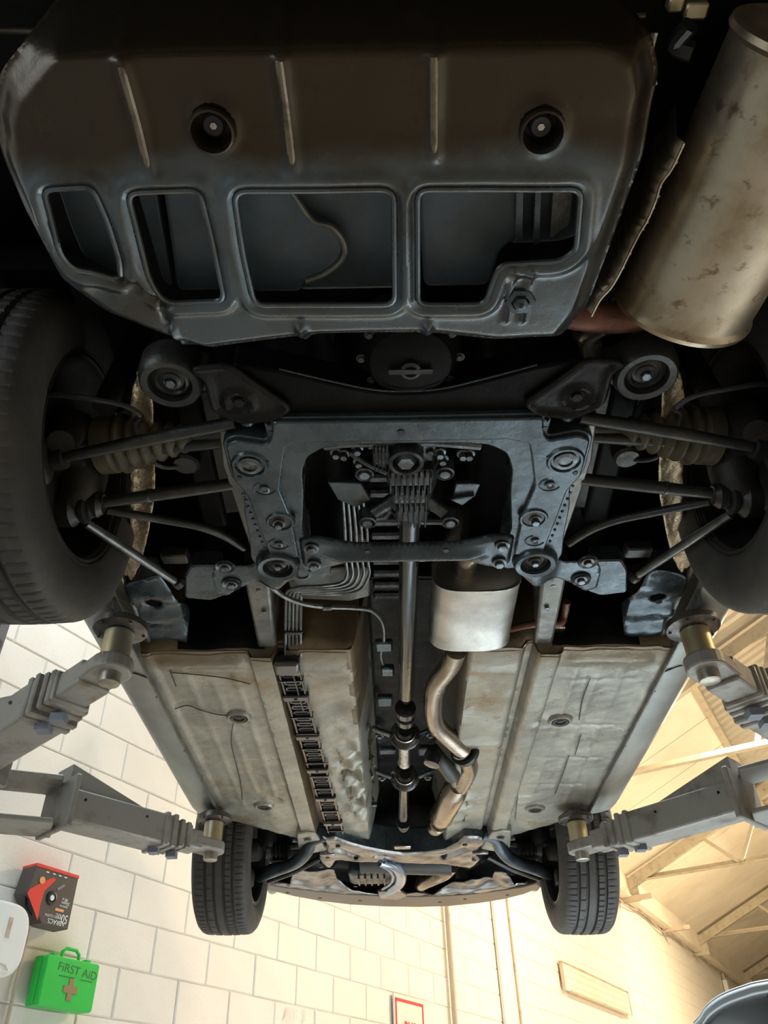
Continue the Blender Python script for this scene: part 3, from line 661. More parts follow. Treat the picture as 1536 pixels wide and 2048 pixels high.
# ---- heel board + rear floor
def rearz(X, Y):
    z = .27+wob(X, Y, 8, .006)+np.abs(np.sin(X*26))**8*-.012
    z += .10*(1-ss(.10, .16, np.abs(X-.01)))
    return z
grid('rear_floor', np.arange(-.86, .861, .02), np.arange(-.02, 1.90, .02), rearz, MT['dark'], car)
mb = MB(); vv = []; ff = []; n = 90
xs = np.linspace(-.755, .755, n)
for j, (y, z) in enumerate(((1.885, -.004), (1.868, .004), (1.858, .03), (1.852, .12), (1.85, .28))):
    for x in xs:
        tz = z + (.24*(1-ss(.115, .165, abs(x-.015))) if z < .2 else 0); tz = min(tz, .28+.0001*j)
        w_ = .012*math.sin(x*31)*(1 if j in (2, 3) else .3)
        if j == 0: tz = float(floorz(np.array(x), np.array(1.885)))-.002
        if j == 1: tz = max(tz, float(floorz(np.array(x), np.array(1.885)))+.006)
        vv.append((x, y+w_, tz))
for j in range(4):
    for i in range(n-1): ff.append((j*n+i, j*n+i+1, (j+1)*n+i+1, (j+1)*n+i))
mb.add(vv, ff)
for i_, f_ in enumerate(mb.f):
    x_ = abs(mb.v[f_[0]][0]); j_ = i_//(n-1); mb.mi[i_] = 1 if (.395 < x_ < .62 and j_ > 0) or x_ < .13 else 0
hb = mb.build('heel_board', [MT['floorbrown'], MT['dark']], car, smooth=60); hb['label'] = 'brown waxed step at the back of the floor pan'
# ---- sills
for s in (-1, 1):
    prof_ = [(.722, .02), (.726, .0), (.748, -.005), (.785, -.001), (.820, .010), (.846, .032), (.864, .07), (.872, .13), (.870, .30)]
    ys = np.linspace(1.50, 3.30, 40); mb = MB(); vv = []; ff = []; m_ = len(prof_)
    for y in ys:
        k = ss(3.12, 3.30, np.array(y)); kb = ss(1.62, 1.50, np.array(y)) if False else (1-ss(1.50, 1.62, np.array(y)))
        for x, z in prof_: vv.append((s*(x-(x-.72)*.0), y, z+.10*float(k)**2*.6+.06*float(kb)))
    for j in range(len(ys)-1):
        for i in range(m_-1):
            q = (j*m_+i, j*m_+i+1, (j+1)*m_+i+1, (j+1)*m_+i); ff.append(q if s < 0 else q[::-1])
    mb.add(vv, ff); sl = part(mb, 'sill', 'sill', smooth=40)
    mb = MB().bar((s*.722, 1.62, -.004), (s*.722, 3.14, -.004), .004, .034); part(mb, 'pinch_weld', 'railg', sl, smooth=0)
    for y in (2.03, 2.42): part(MB().lathe([(.007, 0), (.007, .004), (0, .006)], (s*.735, y+.1, .001), DN, 12), 'grommet', 'plug', sl)
    part(MB().tube([(s*.728, 2.02, -.003), (s*.76, 1.975, -.007), (s*.80, 1.99, .012), (s*.83, 2.0, .06)], .0018, 5, sm=4), 'panel_gap', 'plug', sl)
    # body side above the sill with wheel arches
    out = [(.30, .35), (.30, .95), (.6, 1.3), (1.2, 1.42), (2.4, 1.42), (3.1, .95), (4.1, .80), (4.35, .45), (4.3, .15)]
    arc = lambda yc, r: [(yc+r*math.cos(a), .05+r*math.sin(a)) for a in np.linspace(.25, PI-.25, 14)]
    pl = out+arc(3.6, .40)[::1]+[(3.2, .12), (1.55, .12)]+arc(1.133, .40)+[(.70, .10), (.4, .12)]
    mb = MB(); n = len(pl); fl = list(range(n))
    vv = [(s*.864, a, b) for a, b in pl]+[(s*.83, a, b) for a, b in pl]
    mb.add(vv, [tuple(fl), tuple(range(2*n-1, n-1, -1))]+[(i, (i+1) % n, n+(i+1) % n, n+i) for i in range(n)])
    part(mb, 'body_side', 'body', smooth=0)
    # inner wheelhouse strip (stone-guard coated, catches the light)
    a = [(288, 735), (303, 800), (305, 870), (308, 930), (308, 990), (300, 1040), (290, 1090), (278, 1130), (262, 1160)]
    b = [(276, 745), (262, 800), (264, 860), (262, 930), (262, 985), (262, 1035), (250, 1090), (238, 1120), (236, 1150)]
    A1 = cr([np.array(L(x, y, .03)) for x, y in a], 6); B1 = cr([np.array(L(x, y, .045)) for x, y in b], 6)
    vv = []; K = 7
    for i, (p, q) in enumerate(zip(A1, B1)):
        for k in range(K+1):
            t = k/K; v = p*(1-t)+q*t; v[2] += .008*math.sin(t*PI)+.0035*math.sin(i*1.9+k*2.3)
            if s > 0: v = v*np.array([-1, 1, 1])
            vv.append(v)
    ff = []
    for i in range(len(A1)-1):
        for k in range(K):
            q = (i*(K+1)+k, i*(K+1)+k+1, (i+1)*(K+1)+k+1, (i+1)*(K+1)+k); ff.append(q if s < 0 else q[::-1])
    o = part(MB().add(vv, ff), 'wheelhouse_edge', 'wellgold', smooth=60, solid=.003); o['label'] = 'gravel-textured bronze inner wheel arch edge'
    # wheelhouse shells, rear and front
    for yc in (1.133, 3.6):
        mb = MB(); vv = []; ff = []; n = 25
        for x in ((.50 if yc < 2 else .56), .80):
            for a in np.linspace(0, PI, n): vv.append((s*x, yc+.40*math.cos(a), .07+.37*math.sin(a)))
        for i in range(n-1): ff.append((i, i+1, n+i+1, n+i))
        mb.add(vv, ff); part(mb, 'wheelhouse', 'dark', smooth=50)
    # inner frame plate beside the heel, body rail, outer sill continuation
    fr = sheet('rail_end_plate', roundpoly([(s*.70, 1.60), (s*.70, 1.86), (s*.60, 1.88), (s*.565, 1.74), (s*.60, 1.55)], .02), [[(s*.643+.020*math.cos(a), 1.68+.022*math.sin(a)) for a in np.linspace(0, 2*PI, 16)[:-1]]],
               lambda X, Y: .03+.03*(1-ss(0, .02, np.abs(X)-.56))+wob(X, Y, 30, .002)+.004*np.sin(Y*60), MT['sub'], car, .012)
    mb = MB().prism([(s*.395, 1.54), (s*.33, 1.52), (s*.35, 1.868), (s*.40, 1.868)], lambda x, y: .004+(1.9-y)*.07, .2); part(mb, 'body_rail', 'railg', bevel=.008, seg=2)
    for y in (1.60, 1.70): part(MB().lathe([(.007, 0), (.007, .003), (0, .004)], (s*.362, y, .014), DN, 12), 'rail_bolt', 'bolt')
    mb = MB().prism([(s*.80, 1.38), (s*.70, 1.42), (s*.69, 1.86), (s*.725, 1.90), (s*.82, 1.6)], lambda x, y: .015+.55*(abs(x)-.69)+.12*max(0, 1.62-y), .25); part(mb, 'sill_end', 'railg', bevel=.012, seg=2)
    # bracket carrying front subframe mount and trailing link
    def mir(p): return (p[0] if s < 0 else -p[0], p[1], p[2])
    br = [L(x, y, .0)[:2] for x, y in ((590, 1120), (560, 1090), (520, 1105), (500, 1122), (432, 1122), (425, 1140), (432, 1175), (455, 1182), (480, 1165), (520, 1150), (560, 1148))]
    br = [((q[0] if s < 0 else -q[0]), q[1]) for q in br]
    o = sheet('mount_bracket', roundpoly(br, .010), [], lambda X, Y: -.045+.03*ss(.30, .36, np.abs(X))+.008*seg(X, Y, (s*.36, 1.42), (s*.31, 1.46), .008), MT['sub'], car, .008, .006)
    for x, y in ((450, 1133), (463, 1168)):
        p = mir(L(x, y, -.018)); part(MB().hexb(p, DN, .010, .010), 'bolt', 'bolt', o); part(MB().lathe([(.024, 0), (.022, -.004), (.018, -.001), (.016, .0)], p, (0, 0, 1), 24, caps=False), 'boss_ring', 'sub', o)
    pl = [((q[0] if s < 0 else -q[0]), q[1]) for q in [L(x, y, .03)[:2] for x, y in ((385, 1120), (440, 1120), (452, 1180), (425, 1190), (372, 1185), (372, 1140))]]
    part(MB().prism(roundpoly(pl, .01), .012, .06), 'link_bracket', 'sub', bevel=.004)
    mb = MB().box((s*.535, 1.455, .015), (.06, .035, .03)); part(mb, 'link_clevis', 'arm', bevel=.004)
    # dark rear inner panel beside the subframe
    part(MB().prism([(s*.48, 1.05), (s*.34, 1.02), (s*.33, 1.40), (s*.46, 1.42)], .10, .13), 'inner_panel', 'arm', bevel=.01, seg=2)
    part(MB().prism([(s*.46, .85), (s*.40, .85), (s*.42, 1.45), (s*.48, 1.45)], .09, .27), 'longitudinal_member', 'dark', bevel=.01, seg=2)

# ---- subframe
def sym(pts): return pts+[(-x, y) for x, y in pts[::-1]]
outer = [(0, .975), (-.245, .973), (-.262, .985), (-.258, 1.03), (-.315, 1.015), (-.345, 1.03), (-.345, 1.13), (-.325, 1.17), (-.335, 1.24), (-.338, 1.33), (-.345, 1.40), (-.33, 1.44), (-.22, 1.45), (-.215, 1.36), (-.222, 1.30), (-.207, 1.18), (-.205, 1.12), (-.19, 1.075), (-.155, 1.052), (-.10, 1.045), (0, 1.045)]
# one closed outline: go down the left, back along the window, mirrored on the right
half = outer[:]
loop = half[:-1]+[(0, 1.045)]+[(-x, y) for x, y in half[::-1][1:-1]]
loop = roundpoly(loop, .012, 3)
cutc = (-.288, .996)
FL = [(.0, 1.030), (.185, 1.029), (.226, 1.040), (.236, 1.08), (.252, 1.16), (.238, 1.25), (.236, 1.385)]
sbo = part(MB().prism(loop, -.040, .045), 'rear_subframe', 'sub', bevel=.003, seg=2, smooth=30); sbo['label'] = 'blue-grey pressed steel rear subframe'
up = [(0, .978), (-.243, .977), (-.252, 1.02), (-.262, 1.034), (-.315, 1.022), (-.338, 1.034), (-.338, 1.13), (-.318, 1.175), (-.311, 1.26), (-.298, 1.385)]
pn = roundpoly(up+[(-x, y) for x, y in FL[::-1]], .006, 2)
pn = [p for p in pn]; hl = up+[(-x, y) for x, y in FL[::-1]][:-1]; full = hl+[(0, 1.030)]+[(-x, y) for x, y in hl[::-1][:-1]]
part(MB().prism(roundpoly(full, .007, 3), -.050, -.036), 'pressed_panel', 'sub', sbo, bevel=.0035, seg=2, smooth=30)
for s in (-1, 1):
    part(MB().lathe([(.037, .001), (.033, -.005), (.029, -.005), (.026, .001)], (s*.30, 1.086, -.050), (0, 0, 1), 32, caps=False), 'pressed_boss', 'sub', sbo)
    part(MB().lathe([(.022, 0), (.022, -.003), (.014, -.004), (.014, -.001), (0, -.001)], (s*.30, 1.086, -.051), (0, 0, 1), 28), 'cap', 'bolt', sbo)
    for x, y, r in ((.281, 1.155, .007), (.275, 1.334, .006)):
        part(MB().lathe([(r*1.5, 0), (r*1.5, .004), (r, .005), (r*.5, .002), (0, .002)], (s*x, y, -.050), DN, 20), 'rivet', 'bolt', sbo)
        part(MB().tube([(s*x+.021*math.cos(t), y+.018*math.sin(t), -.0505) for t in np.linspace(.4, 4.4, 16)], .0016, 5), 'pressed_arc', 'sub', sbo)
    part(MB().lathe([(.031, .001), (.028, -.004), (.024, -.004), (.021, .001)], (s*.262, 1.258, -.050), (0, 0, 1), 28, caps=False), 'hole_rim', 'sub', sbo)
    part(MB().lathe([(.022, -.001), (0, -.0015)], (s*.262, 1.258, -.0502), (0, 0, 1), 24), 'hole', 'plug', sbo)
    part(MB().hexb((s*.266, 1.262, -.050), DN, .009, .012), 'bolt', 'bolt', sbo)
    for x, y in ((.268, 1.078), (.325, 1.122), (.25, 1.0)): part(MB().lathe([(.005, 0), (.005, .002)], (s*x, y, -.0502), DN, 12), 'drain_hole', 'plug', sbo)
part(MB().lathe([(.007, 0), (.007, .002)], (-.012, 1.006, -.0502), DN, 16), 'drain_hole', 'plug', sbo)
for i in range(22):       # weld dimples along the flanges
    a = i/21; s = -1 if i % 2 else 1; p = (s*(.330-.010*a-.012*a), 1.17+a*.21)
    part(MB().lathe([(.0035, 0), (.003, .002), (0, .003)], (p[0], p[1], -.0402), DN, 8), 'spot_weld', 'sub', sbo)
# mount rings, front pair
def bush(x, y, z, r, name='subframe_bush', m='sub'):
    b = part(MB().lathe([(r*1.08, .05), (r*1.08, .015), (r, .0), (r*.93, -.004), (r*.72, -.002), (r*.70, .012), (r*.66, .012)], (x, y, z), (0, 0, 1), 36, caps=False), name, m)
    part(MB().lathe([(r*.69, .010), (r*.5, .004), (r*.42, .010), (r*.30, .008)], (x, y, z), (0, 0, 1), 28), 'rubber', 'plug', b)
    part(MB().lathe([(r*.34, .02), (r*.34, .006), (r*.22, .003), (r*.1, .006), (0, .006)], (x, y, z), (0, 0, 1), 24), 'sleeve', 'arm', b)
    part(MB().hexb((x, y, z+.006), DN, r*.17, .008, False), 'bolt', 'bolt', b); return b
for s in (-1, 1):
    bush(s*.286, 1.415, -.055, .047)
    bush(s*.414, .900, -.03, .054, m='arm')
    # dark corner gusset: rear mount to cross member, with raised ring
    pl = roundpoly([(s*.37, .86), (s*.345, .88), (s*.345, .955), (s*.30, .985), (s*.235, .975), (s*.21, .95), (s*.26, .90), (s*.30, .855)], .012)
    g = sheet('corner_gusset', pl, [], lambda X, Y: -.035-.010*np.exp(-(dpoly(pl, X, Y)/.006)**2)-.008*np.exp(-((np.hypot(X-s*.30, Y-.94)-.024)/.005)**2)+.006*np.exp(-(np.hypot(X-s*.30, Y-.94)/.012)**2), MT['black'], car, .006, .01)
    part(MB().hexb((s*.30, .94, -.03), DN, .011, .008), 'bolt', 'black', g)
    part(MB().prism([(s*.455, .875), (s*.40, .86), (s*.345, .88), (s*.345, .925), (s*.40, .94)], -.02, .03), 'mount_arm', 'arm', bevel=.006, seg=2)
    part(MB().tube([(s*.295, .955, -.015), (s*.295, 1.005, -.015)], .015, 16), 'link_bushing', 'sub')
    part(MB().prism([(s*.335, .96), (s*.245, .975), (s*.25, 1.03), (s*.335, 1.02)], -.01, .03), 'link_pocket', 'dark')
    # ribbed side flange plate outboard of the subframe
    part(MB().prism([(s*.350, 1.0), (s*.338, 1.0), (s*.318, 1.42), (s*.345, 1.42), (s*.362, 1.12)], -.02, .07), 'side_flange', 'railg', bevel=.003)
# rear dark cross member (banjo shaped) + round cover behind tray
pl = [(-.30, .86), (-.22, .875), (-.13, .905), (-.06, .925), (0, .93), (.06, .925), (.13, .905), (.22, .875), (.30, .86), (.30, .97), (0, .985), (-.30, .97)]
part(MB().prism(roundpoly(pl, .01), -.03, .03), 'rear_crossmember', 'dark', bevel=.006, seg=2)
part(MB().tube([(x, y-.006, -.031) for x, y in pl[1:8]], .0016, 5, sm=5), 'weld_seam', 'sub')
rcv = part(MB().lathe([(.0, -.03), (.045, -.03), (.07, -.022), (.085, -.0), (.095, .06)], (.005, .87, .0), (0, 0, 1), 36), 'differential_cover', 'dark')
for k in range(10):
    a = 2*PI*k/10; part(MB().hexb((.005+.085*math.cos(a), .87+.085*math.sin(a), -.005), DN, .006, .005), 'bolt', 'arm', rcv)
part(MB().lathe([(.018, 0), (.018, .006), (.012, .008), (.010, .003), (0, .003)], (.005, .875, -.03), DN, 24), 'drain_plug', 'arm', rcv)
part(MB().box((.005, .875, -.036), (.075, .010, .004)), 'brace', 'arm', rcv)
for s in (-1, 1):
    for k in range(7): part(MB().bar((s*.13+k*s*.014, .80, .03), (s*.13+k*s*.014, .86, .04), .005, .02), 'cooling_fin', 'dark', rcv, smooth=0)
# ---- front brace of the subframe
fb = roundpoly([(-.232, 1.325), (-.19, 1.318), (-.12, 1.342), (0, 1.346), (.12, 1.342), (.19, 1.318), (.232, 1.325), (.232, 1.43), (.19, 1.436), (.12, 1.408), (0, 1.404), (-.12, 1.408), (-.19, 1.436), (-.232, 1.43)], .012)
def fbz(X, Y):
    e = dpoly(fb, X, Y); z = -.052+.012*np.exp(-(e/.006)**2); m_ = 1.376
    z -= .016*np.exp(-((Y-m_)/.016)**2)*(1-ss(.13, .19, np.abs(X))); return z
fo = sheet('front_brace', fb, [], fbz, MT['sub'], car, .006, .006)
for s in (-1, 1):
    for x, y in ((.205, 1.343), (.205, 1.405)): part(MB().hexb((s*x, y, -.055), DN, .011, .01), 'bolt', 'bolt', fo)
    part(MB().lathe([(.005, 0), (.006, .002)], (s*.085, 1.355, -.057), DN, 12), 'drain_hole', 'plug', fo)

# ---- suspension links and knuckles
def M2(p, s): return (abs(p[0])*s, p[1], p[2])
for s in (-1, 1):
    lk = part(MB().tube([M2(L(470, 845, -.02), s), M2(L(300, 878, -.035), s), M2(L(132, 914, -.06), s)], [.012, .013, .010], 14, sm=6), 'lateral_link', 'arm')
    part(MB().lathe([(.012, -.012), (.02, -.01), (.02, .01), (.012, .012)], M2(L(120, 918, -.06), s), (s, .2, 0), 18), 'link_eye', 'arm', lk)
    lk = part(MB().tube([M2(L(452, 884, .02), s), M2(L(245, 905, .0), s)], .012, 14), 'lateral_link', 'arm')
    lk = part(MB().tube([M2(L(464, 968, -.01), s), M2(L(330, 987, -.04), s), M2(L(210, 1004, -.06), s)], [.0125, .013, .011], 14, sm=4), 'lateral_link', 'arm')
    part(MB().lathe([(.014, -.004), (.0145, 0), (.014, .004)], M2(L(300, 991, -.045), s), (s, .25, 0), 14), 'clamp', 'bolt', lk)
    part(MB().tube([M2(L(x, y, z), s) for x, y, z in ((215, 1020, -.06), (262, 1028, -.055), (330, 1040, -.04), (395, 1052, -.03), (445, 1070, -.02), (488, 1096, -.01))], .009, 12, sm=6), 'stabiliser_bar', 'arm')
    lk = part(MB().tube([M2(L(172, 1046, -.07), s), M2(L(255, 1100, -.045), s), M2(L(352, 1164, -.01), s)], [.0095, .0105, .0085], 14, sm=4), 'trailing_link', 'zincy' if False else 'line')
    part(MB().lathe([(.008, 0), (.014, .006), (.014, .02), (.008, .024)], M2(L(350, 1161, -.01), s), (-s*.4, .8, 0), 14), 'end_boot', 'plug', lk)
    hb_ = M2(L(178, 1018, -.07), s)
    kn = part(MB().lathe([(.020, -.0), (.030, .004), (.030, .012), (.024, .018), (.030, .024), (.036, .03), (.036, .07), (.03, .075)], hb_, (s, 0, 0), 28), 'knuckle_bushing', 'arm')
    part(MB().hexb((hb_[0]-s*.002, hb_[1], hb_[2]), (-s, 0, 0), .013, .012), 'nut', 'bolt', kn)
    part(MB().lathe([(.02, 0), (.028, .01), (.028, .03), (.02, .035)], M2(L(208, 1008, -.055), s), (s, -.1, 0), 20), 'joint_cup', 'plug', kn)
    # knuckle casting: lumpy tapered body reaching up to the hub
    part(MB().tube([(hb_[0]+s*.05, hb_[1], hb_[2]), (s*.655, 1.17, -.03), (s*.66, 1.13, .04), (s*.655, 1.06, .03), (s*.64, 1.02, -.05)], [.03, .045, .06, .04, .025], 14, sm=6), 'knuckle', 'rimin')
    # axle shaft with rubber boot
    ax_ = part(MB().tube([(s*.16, 1.06, .03), (s*.46, 1.09, .03)], .014, 14), 'axle_shaft', 'arm')
    pr_ = []
    for k in range(6):
        r0 = .030+.006*k; pr_ += [(r0*.78, k*.024), (r0, k*.024+.008), (r0, k*.024+.013), (r0*.8, k*.024+.021)]
    bt = part(MB().lathe([(.016, -.01)]+pr_+[(.058, .15), (.058, .18)], (s*.43, 1.09, .03), (s, .1, .0), 28), 'axle_boot', 'boot', ax_); bt['label'] = 'ribbed olive rubber boot'
    # brake hose & cable loops
    part(MB().tube([M2(L(x, y, z), s) for x, y, z in ((90, 790, -.02), (120, 790, -.03), (175, 797, -.04), (230, 806, -.04), (262, 817, -.04), (282, 832, -.04))], .005, 8, sm=6), 'parking_brake_cable', 'arm')
    part(MB().tube([M2(L(x, y, z), s) for x, y, z in ((282, 832, -.04), (272, 842, -.03), (274, 862, .0), (278, 890, .03), (292, 912, .04), (318, 930, .05), (350, 933, .06), (372, 922, .08))], .006, 8, sm=6), 'brake_hose', 'hose')
    part(MB().lathe([(.0, 0), (.024, 0), (.03, .006), (.03, .05)], M2(L(370, 932, .06), s), (0, 0, 1), 24), 'shock_mount', 'arm')
    part(MB().tube([M2(L(385, 800, .0), s), M2(L(350, 775, .05), s)], .004, 6), 'bracket_rod', 'bolt')
    part(MB().tube([(s*.44, .90, .03), (s*.50, .98, .08), (s*.58, 1.07, .10)], .012, 10, sm=4), 'upper_link', 'arm')
    part(MB().tube([(s*.56, .98, .0), (s*.545, .975, .12), (s*.53, .97, .26)], .022, 14), 'shock_absorber', 'black')

# ---- wheels
NT = 400
def wheel(x, y, z, s, rear, lab):
    W2 = .115; ce = s*(.63+W2); prof_ = []
    half = [(.205, -.098), (.215, -.106), (.235, -.114), (.265, -.120), (.292, -.117), (.312, -.108), (.322, -.098), (.3265, -.088)]
    tread = []
    gro = (-.055, -.018, .018, .055)
    for u in np.linspace(-.082, .082, 48):
        g = min(abs(u-q) for q in gro); tread.append((.3275+.0035*math.cos(u/.088*PI/2)-(.010 if g < .0056 else 0), u))
    pr_ = half+tread+[(r, -h) for r, h in half[::-1]]
    mb = MB(); m_ = len(pr_); vv = []; ff = []
    for k in range(NT):
        a = 2*PI*k/NT
        for r, h in pr_:
            rr = r
            if .064 < abs(h) and r > .322:
                if k % 5 == (0 if h > 0 else 2): rr -= .0035
            elif .022 < h < .05 and r > .318 and (k % 5 == 2): rr -= .004
            elif -.05 < h < -.022 and r > .318 and (k % 10 == 6): rr -= .003
            vv.append((h*1.0, rr*math.cos(a), rr*math.sin(a)))
    for k in range(NT):
        for i in range(m_-1):
            ff.append((k*m_+i, k*m_+i+1, ((k+1) % NT)*m_+i+1, ((k+1) % NT)*m_+i))
    mb.add(vv, ff)
    w = part(MB().lathe([(.205, -.105), (.212, -.104), (.212, -.099), (.200, -.092), (.197, -.06), (.185, -.03), (.185, .05), (.19, .06), (.200, .092), (.212, .1), (.212, .106), (.16, .09), (.05, .075), (0, .075)], (0, 0, 0), (s, 0, 0), 48, caps=False), 'wheel', 'rimin')
    w.location = (ce, y, z); w['label'] = lab
    t = part(mb, 'tyre', 'rubber', w, smooth=25)
    part(MB().lathe([(.2125, -.107), (.2155, -.1085), (.2165, -.106), (.2125, -.1035)], (0, 0, 0), (s, 0, 0), 64, caps=False), 'rim_lip', 'rimlip' if not rear else 'rimin', w)
    part(MB().lathe([(.05, -.03), (.05, -.055), (.13, -.055), (.135, -.05), (.135, -.035), (.06, -.03)], (0, 0, 0), (s, 0, 0), 40, caps=False), 'brake_disc', 'rimin' if rear else 'silver', w)
    part(MB().lathe([(.03, -.12), (.045, -.11), (.05, -.05), (.06, .0)], (0, 0, 0), (s, 0, 0), 24), 'hub', 'rimin', w)
    part(MB().box((0-s*.05, -.09 if rear else .09, -.09), (.06, .08, .07)), 'brake_caliper', 'rimin', w, bevel=.012, seg=2)
    return w
wheel(0, 1.133, .02, -1, True, 'left rear wheel'); wheel(0, 1.133, .02, 1, True, 'right rear wheel')
wheel(0, 3.6, .0, -1, False, 'left front wheel'); wheel(0, 3.6, -.01, 1, False, 'right front wheel')
# ---- differential with finned housing
df = part(MB().tube([(.0, 1.03, .09), (.01, 1.08, .06), (.012, 1.15, .04), (.012, 1.25, .035), (.012, 1.33, .03)], [.07, .075, .065, .048, .035], 28, sm=4), 'differential', 'alu')
def DP(px, py, z): return L(px, py, z)
for (px0, px1, y0, y1, nf, z) in ((775, 866, 947, 977, 8, -.045), (783, 857, 982, 1012, 7, -.035), (791, 855, 1014, 1047, 6, -.025), (745, 782, 897, 935, 5, -.035)):
    a = L(px0, y0, z); b = L(px1, y1, z); cx, cy = (a[0]+b[0])/2, (a[1]+b[1])/2; wx, wy = b[0]-a[0], b[1]-a[1]
    part(MB().box((cx, cy, z+.03), (wx, wy, .05)), 'fin_block', 'alu', df, bevel=.004, smooth=0)
    for k in range(nf): part(MB().box((a[0]+wx*(k+.5)/nf, cy, z+.0), (wx/nf*.34, wy, .026)), 'fin', 'alu', df, bevel=.0015, smooth=0)
p = L(812, 928, -.05); part(MB().lathe([(.036, .05), (.034, .0), (.030, -.003), (.026, .0), (.025, .014)], p, (0, 0, 1), 32, caps=False), 'filler_ring', 'alu', df)
part(MB().lathe([(.025, .012), (.018, .002), (.016, -.001), (.0, -.001)], p, (0, 0, 1), 6), 'filler_plug', 'bolt', df)
for px, py in ((729, 950), (890, 948), (735, 1046), (901, 1046)):
    p = L(px, py, -.02); part(MB().lathe([(.020, .03), (.019, -.0), (.016, -.002), (.012, .004), (.010, -.004), (0, -.004)], p, (0, 0, 1), 24), 'mount_bolt', 'bolt', df)
    part(MB().tube([p+np.array([0, 0, .02]), (.012, 1.13+(.12 if py > 1000 else 0), .03)], [.014, .018], 12), 'mount_leg', 'alu', df)
for pts, z in (([(655, 965), (722, 967), (742, 1000), (712, 1016), (675, 1000)], .01), ([(912, 968), (962, 968), (950, 995), (905, 993)], .01), ([(898, 1000), (950, 993), (925, 1012)], .0)):
    part(MB().prism([L(x, y, z)[:2] for x, y in pts], z, z+.012), 'mount_plate', 'sub', df, bevel=.002)
for px, py in ((672, 902), (688, 905), (715, 895), (860, 895), (880, 902), (885, 915), (938, 905), (925, 905), (718, 920)):
    p = L(px, py, .0); part(MB().hexb(p, DN, .008, .016), 'bolt', 'bolt', df)
part(MB().tube([L(650, 890, .0), L(700, 884, -.01), L(760, 884, -.015), L(860, 882, -.01), L(960, 890, .0)], .011, 10, sm=4), 'breather_tube', 'alu', df)
part(MB().tube([L(700, 905, -.01), L(740, 930, -.02), L(775, 945, -.03)], .006, 8, sm=4), 'breather_tube', 'alu', df)
for pts in ([(735, 1035), (770, 1030), (790, 1005)], [(900, 1040), (875, 1018), (850, 1008)], [(735, 1040), (900, 1040)]): part(MB().tube([L(x, y, .03) for x, y in pts], .011, 10), 'casting_rib', 'alu', df)
part(MB().lathe([(.045, 0), (.045, .012), (.03, .02), (.022, .04)], (.010, 1.30, .03), (0, 1, 0), 28), 'output_flange', 'alu', df)
# ---- propeller shaft
def PX(px, py, z): return np.array(L(px, py, z))
s0 = PX(818, 1125, .03); s1 = PX(812, 1395, .03)
ps = part(MB().lathe([(.0, -.24), (.022, -.24), (.024, -.2), (.024, np.linalg.norm(s1-s0)-.02), (.018, np.linalg.norm(s1-s0)), (.014, np.linalg.norm(s1-s0)+.02)], s0, (s1-s0), 32), 'propeller_shaft', 'shaft')
cbz = .03
for py, r in ((1420, .033), (1437, .030)):
    p = PX(811, py, cbz); part(MB().lathe([(.02, -.02), (r, -.015), (r, .015), (.022, .02)], p, (0, 1, 0), 28), 'shaft_joint', 'gloss', ps)
for py in (1470, 1555):
    p = PX(810, py, cbz); part(MB().lathe([(.02, -.03), (.034, -.02), (.05, -.008), (.053, .0), (.050, .008), (.034, .02), (.02, .03)], p, (0, 1, 0), 32), 'centre_bearing', 'gloss', ps)
    part(MB().lathe([(.035, -.004), (.037, -.001), (.037, .003), (.035, .006)], p+np.array([0, -.02, 0]), (0, 1, 0), 32), 'snap_ring', 'shine', ps)
    for s in (-1, 1): part(MB().bar(p+np.array([s*.045, 0, .0]), p+np.array([s*.11, .01, .03]), .03, .012), 'bearing_bracket', 'sub', ps, bevel=.003); part(MB().hexb(p+np.array([s*.085, .005, -.0]), DN, .009, .008), 'bolt', 'bolt', ps)
part(MB().lathe([(.02, 0), (.021, .02), (.019, .16), (.024, .2)], PX(809, 1478, cbz), (0, 1, 0), 24), 'slip_yoke', 'shine', ps)
a = PX(808, 1560, cbz); part(MB().lathe([(.022, 0), (.018, .03), (.019, .32), (.022, .34), (.022, .40)], a, PX(806, 1660, cbz)-a, 24), 'front_shaft', 'shaft', ps)
part(MB().lathe([(.026, 0), (.03, .01), (.026, .05)], PX(807, 1645, cbz), (0, 1, 0), 24), 'shaft_joint', 'gloss', ps)
# ---- tunnel ribs and dark tunnel fittings
for k in range(13):
    y = 1.20+k*.055; part(MB().box((-.045, y, .17), (.085, .026, .02)), 'tunnel_rib', 'alu', bevel=.006, smooth=0)
for (px, py, w, h) in ((770, 1400, .05, .06), (775, 1340, .04, .05), (768, 1290, .05, .05), (850, 1500, .05, .06), (775, 1500, .06, .04), (740, 1610, .06, .03)):
    p = L(px, py, .08); part(MB().box(p, (w, h, .02)), 'tunnel_clip', 'sub', bevel=.005)
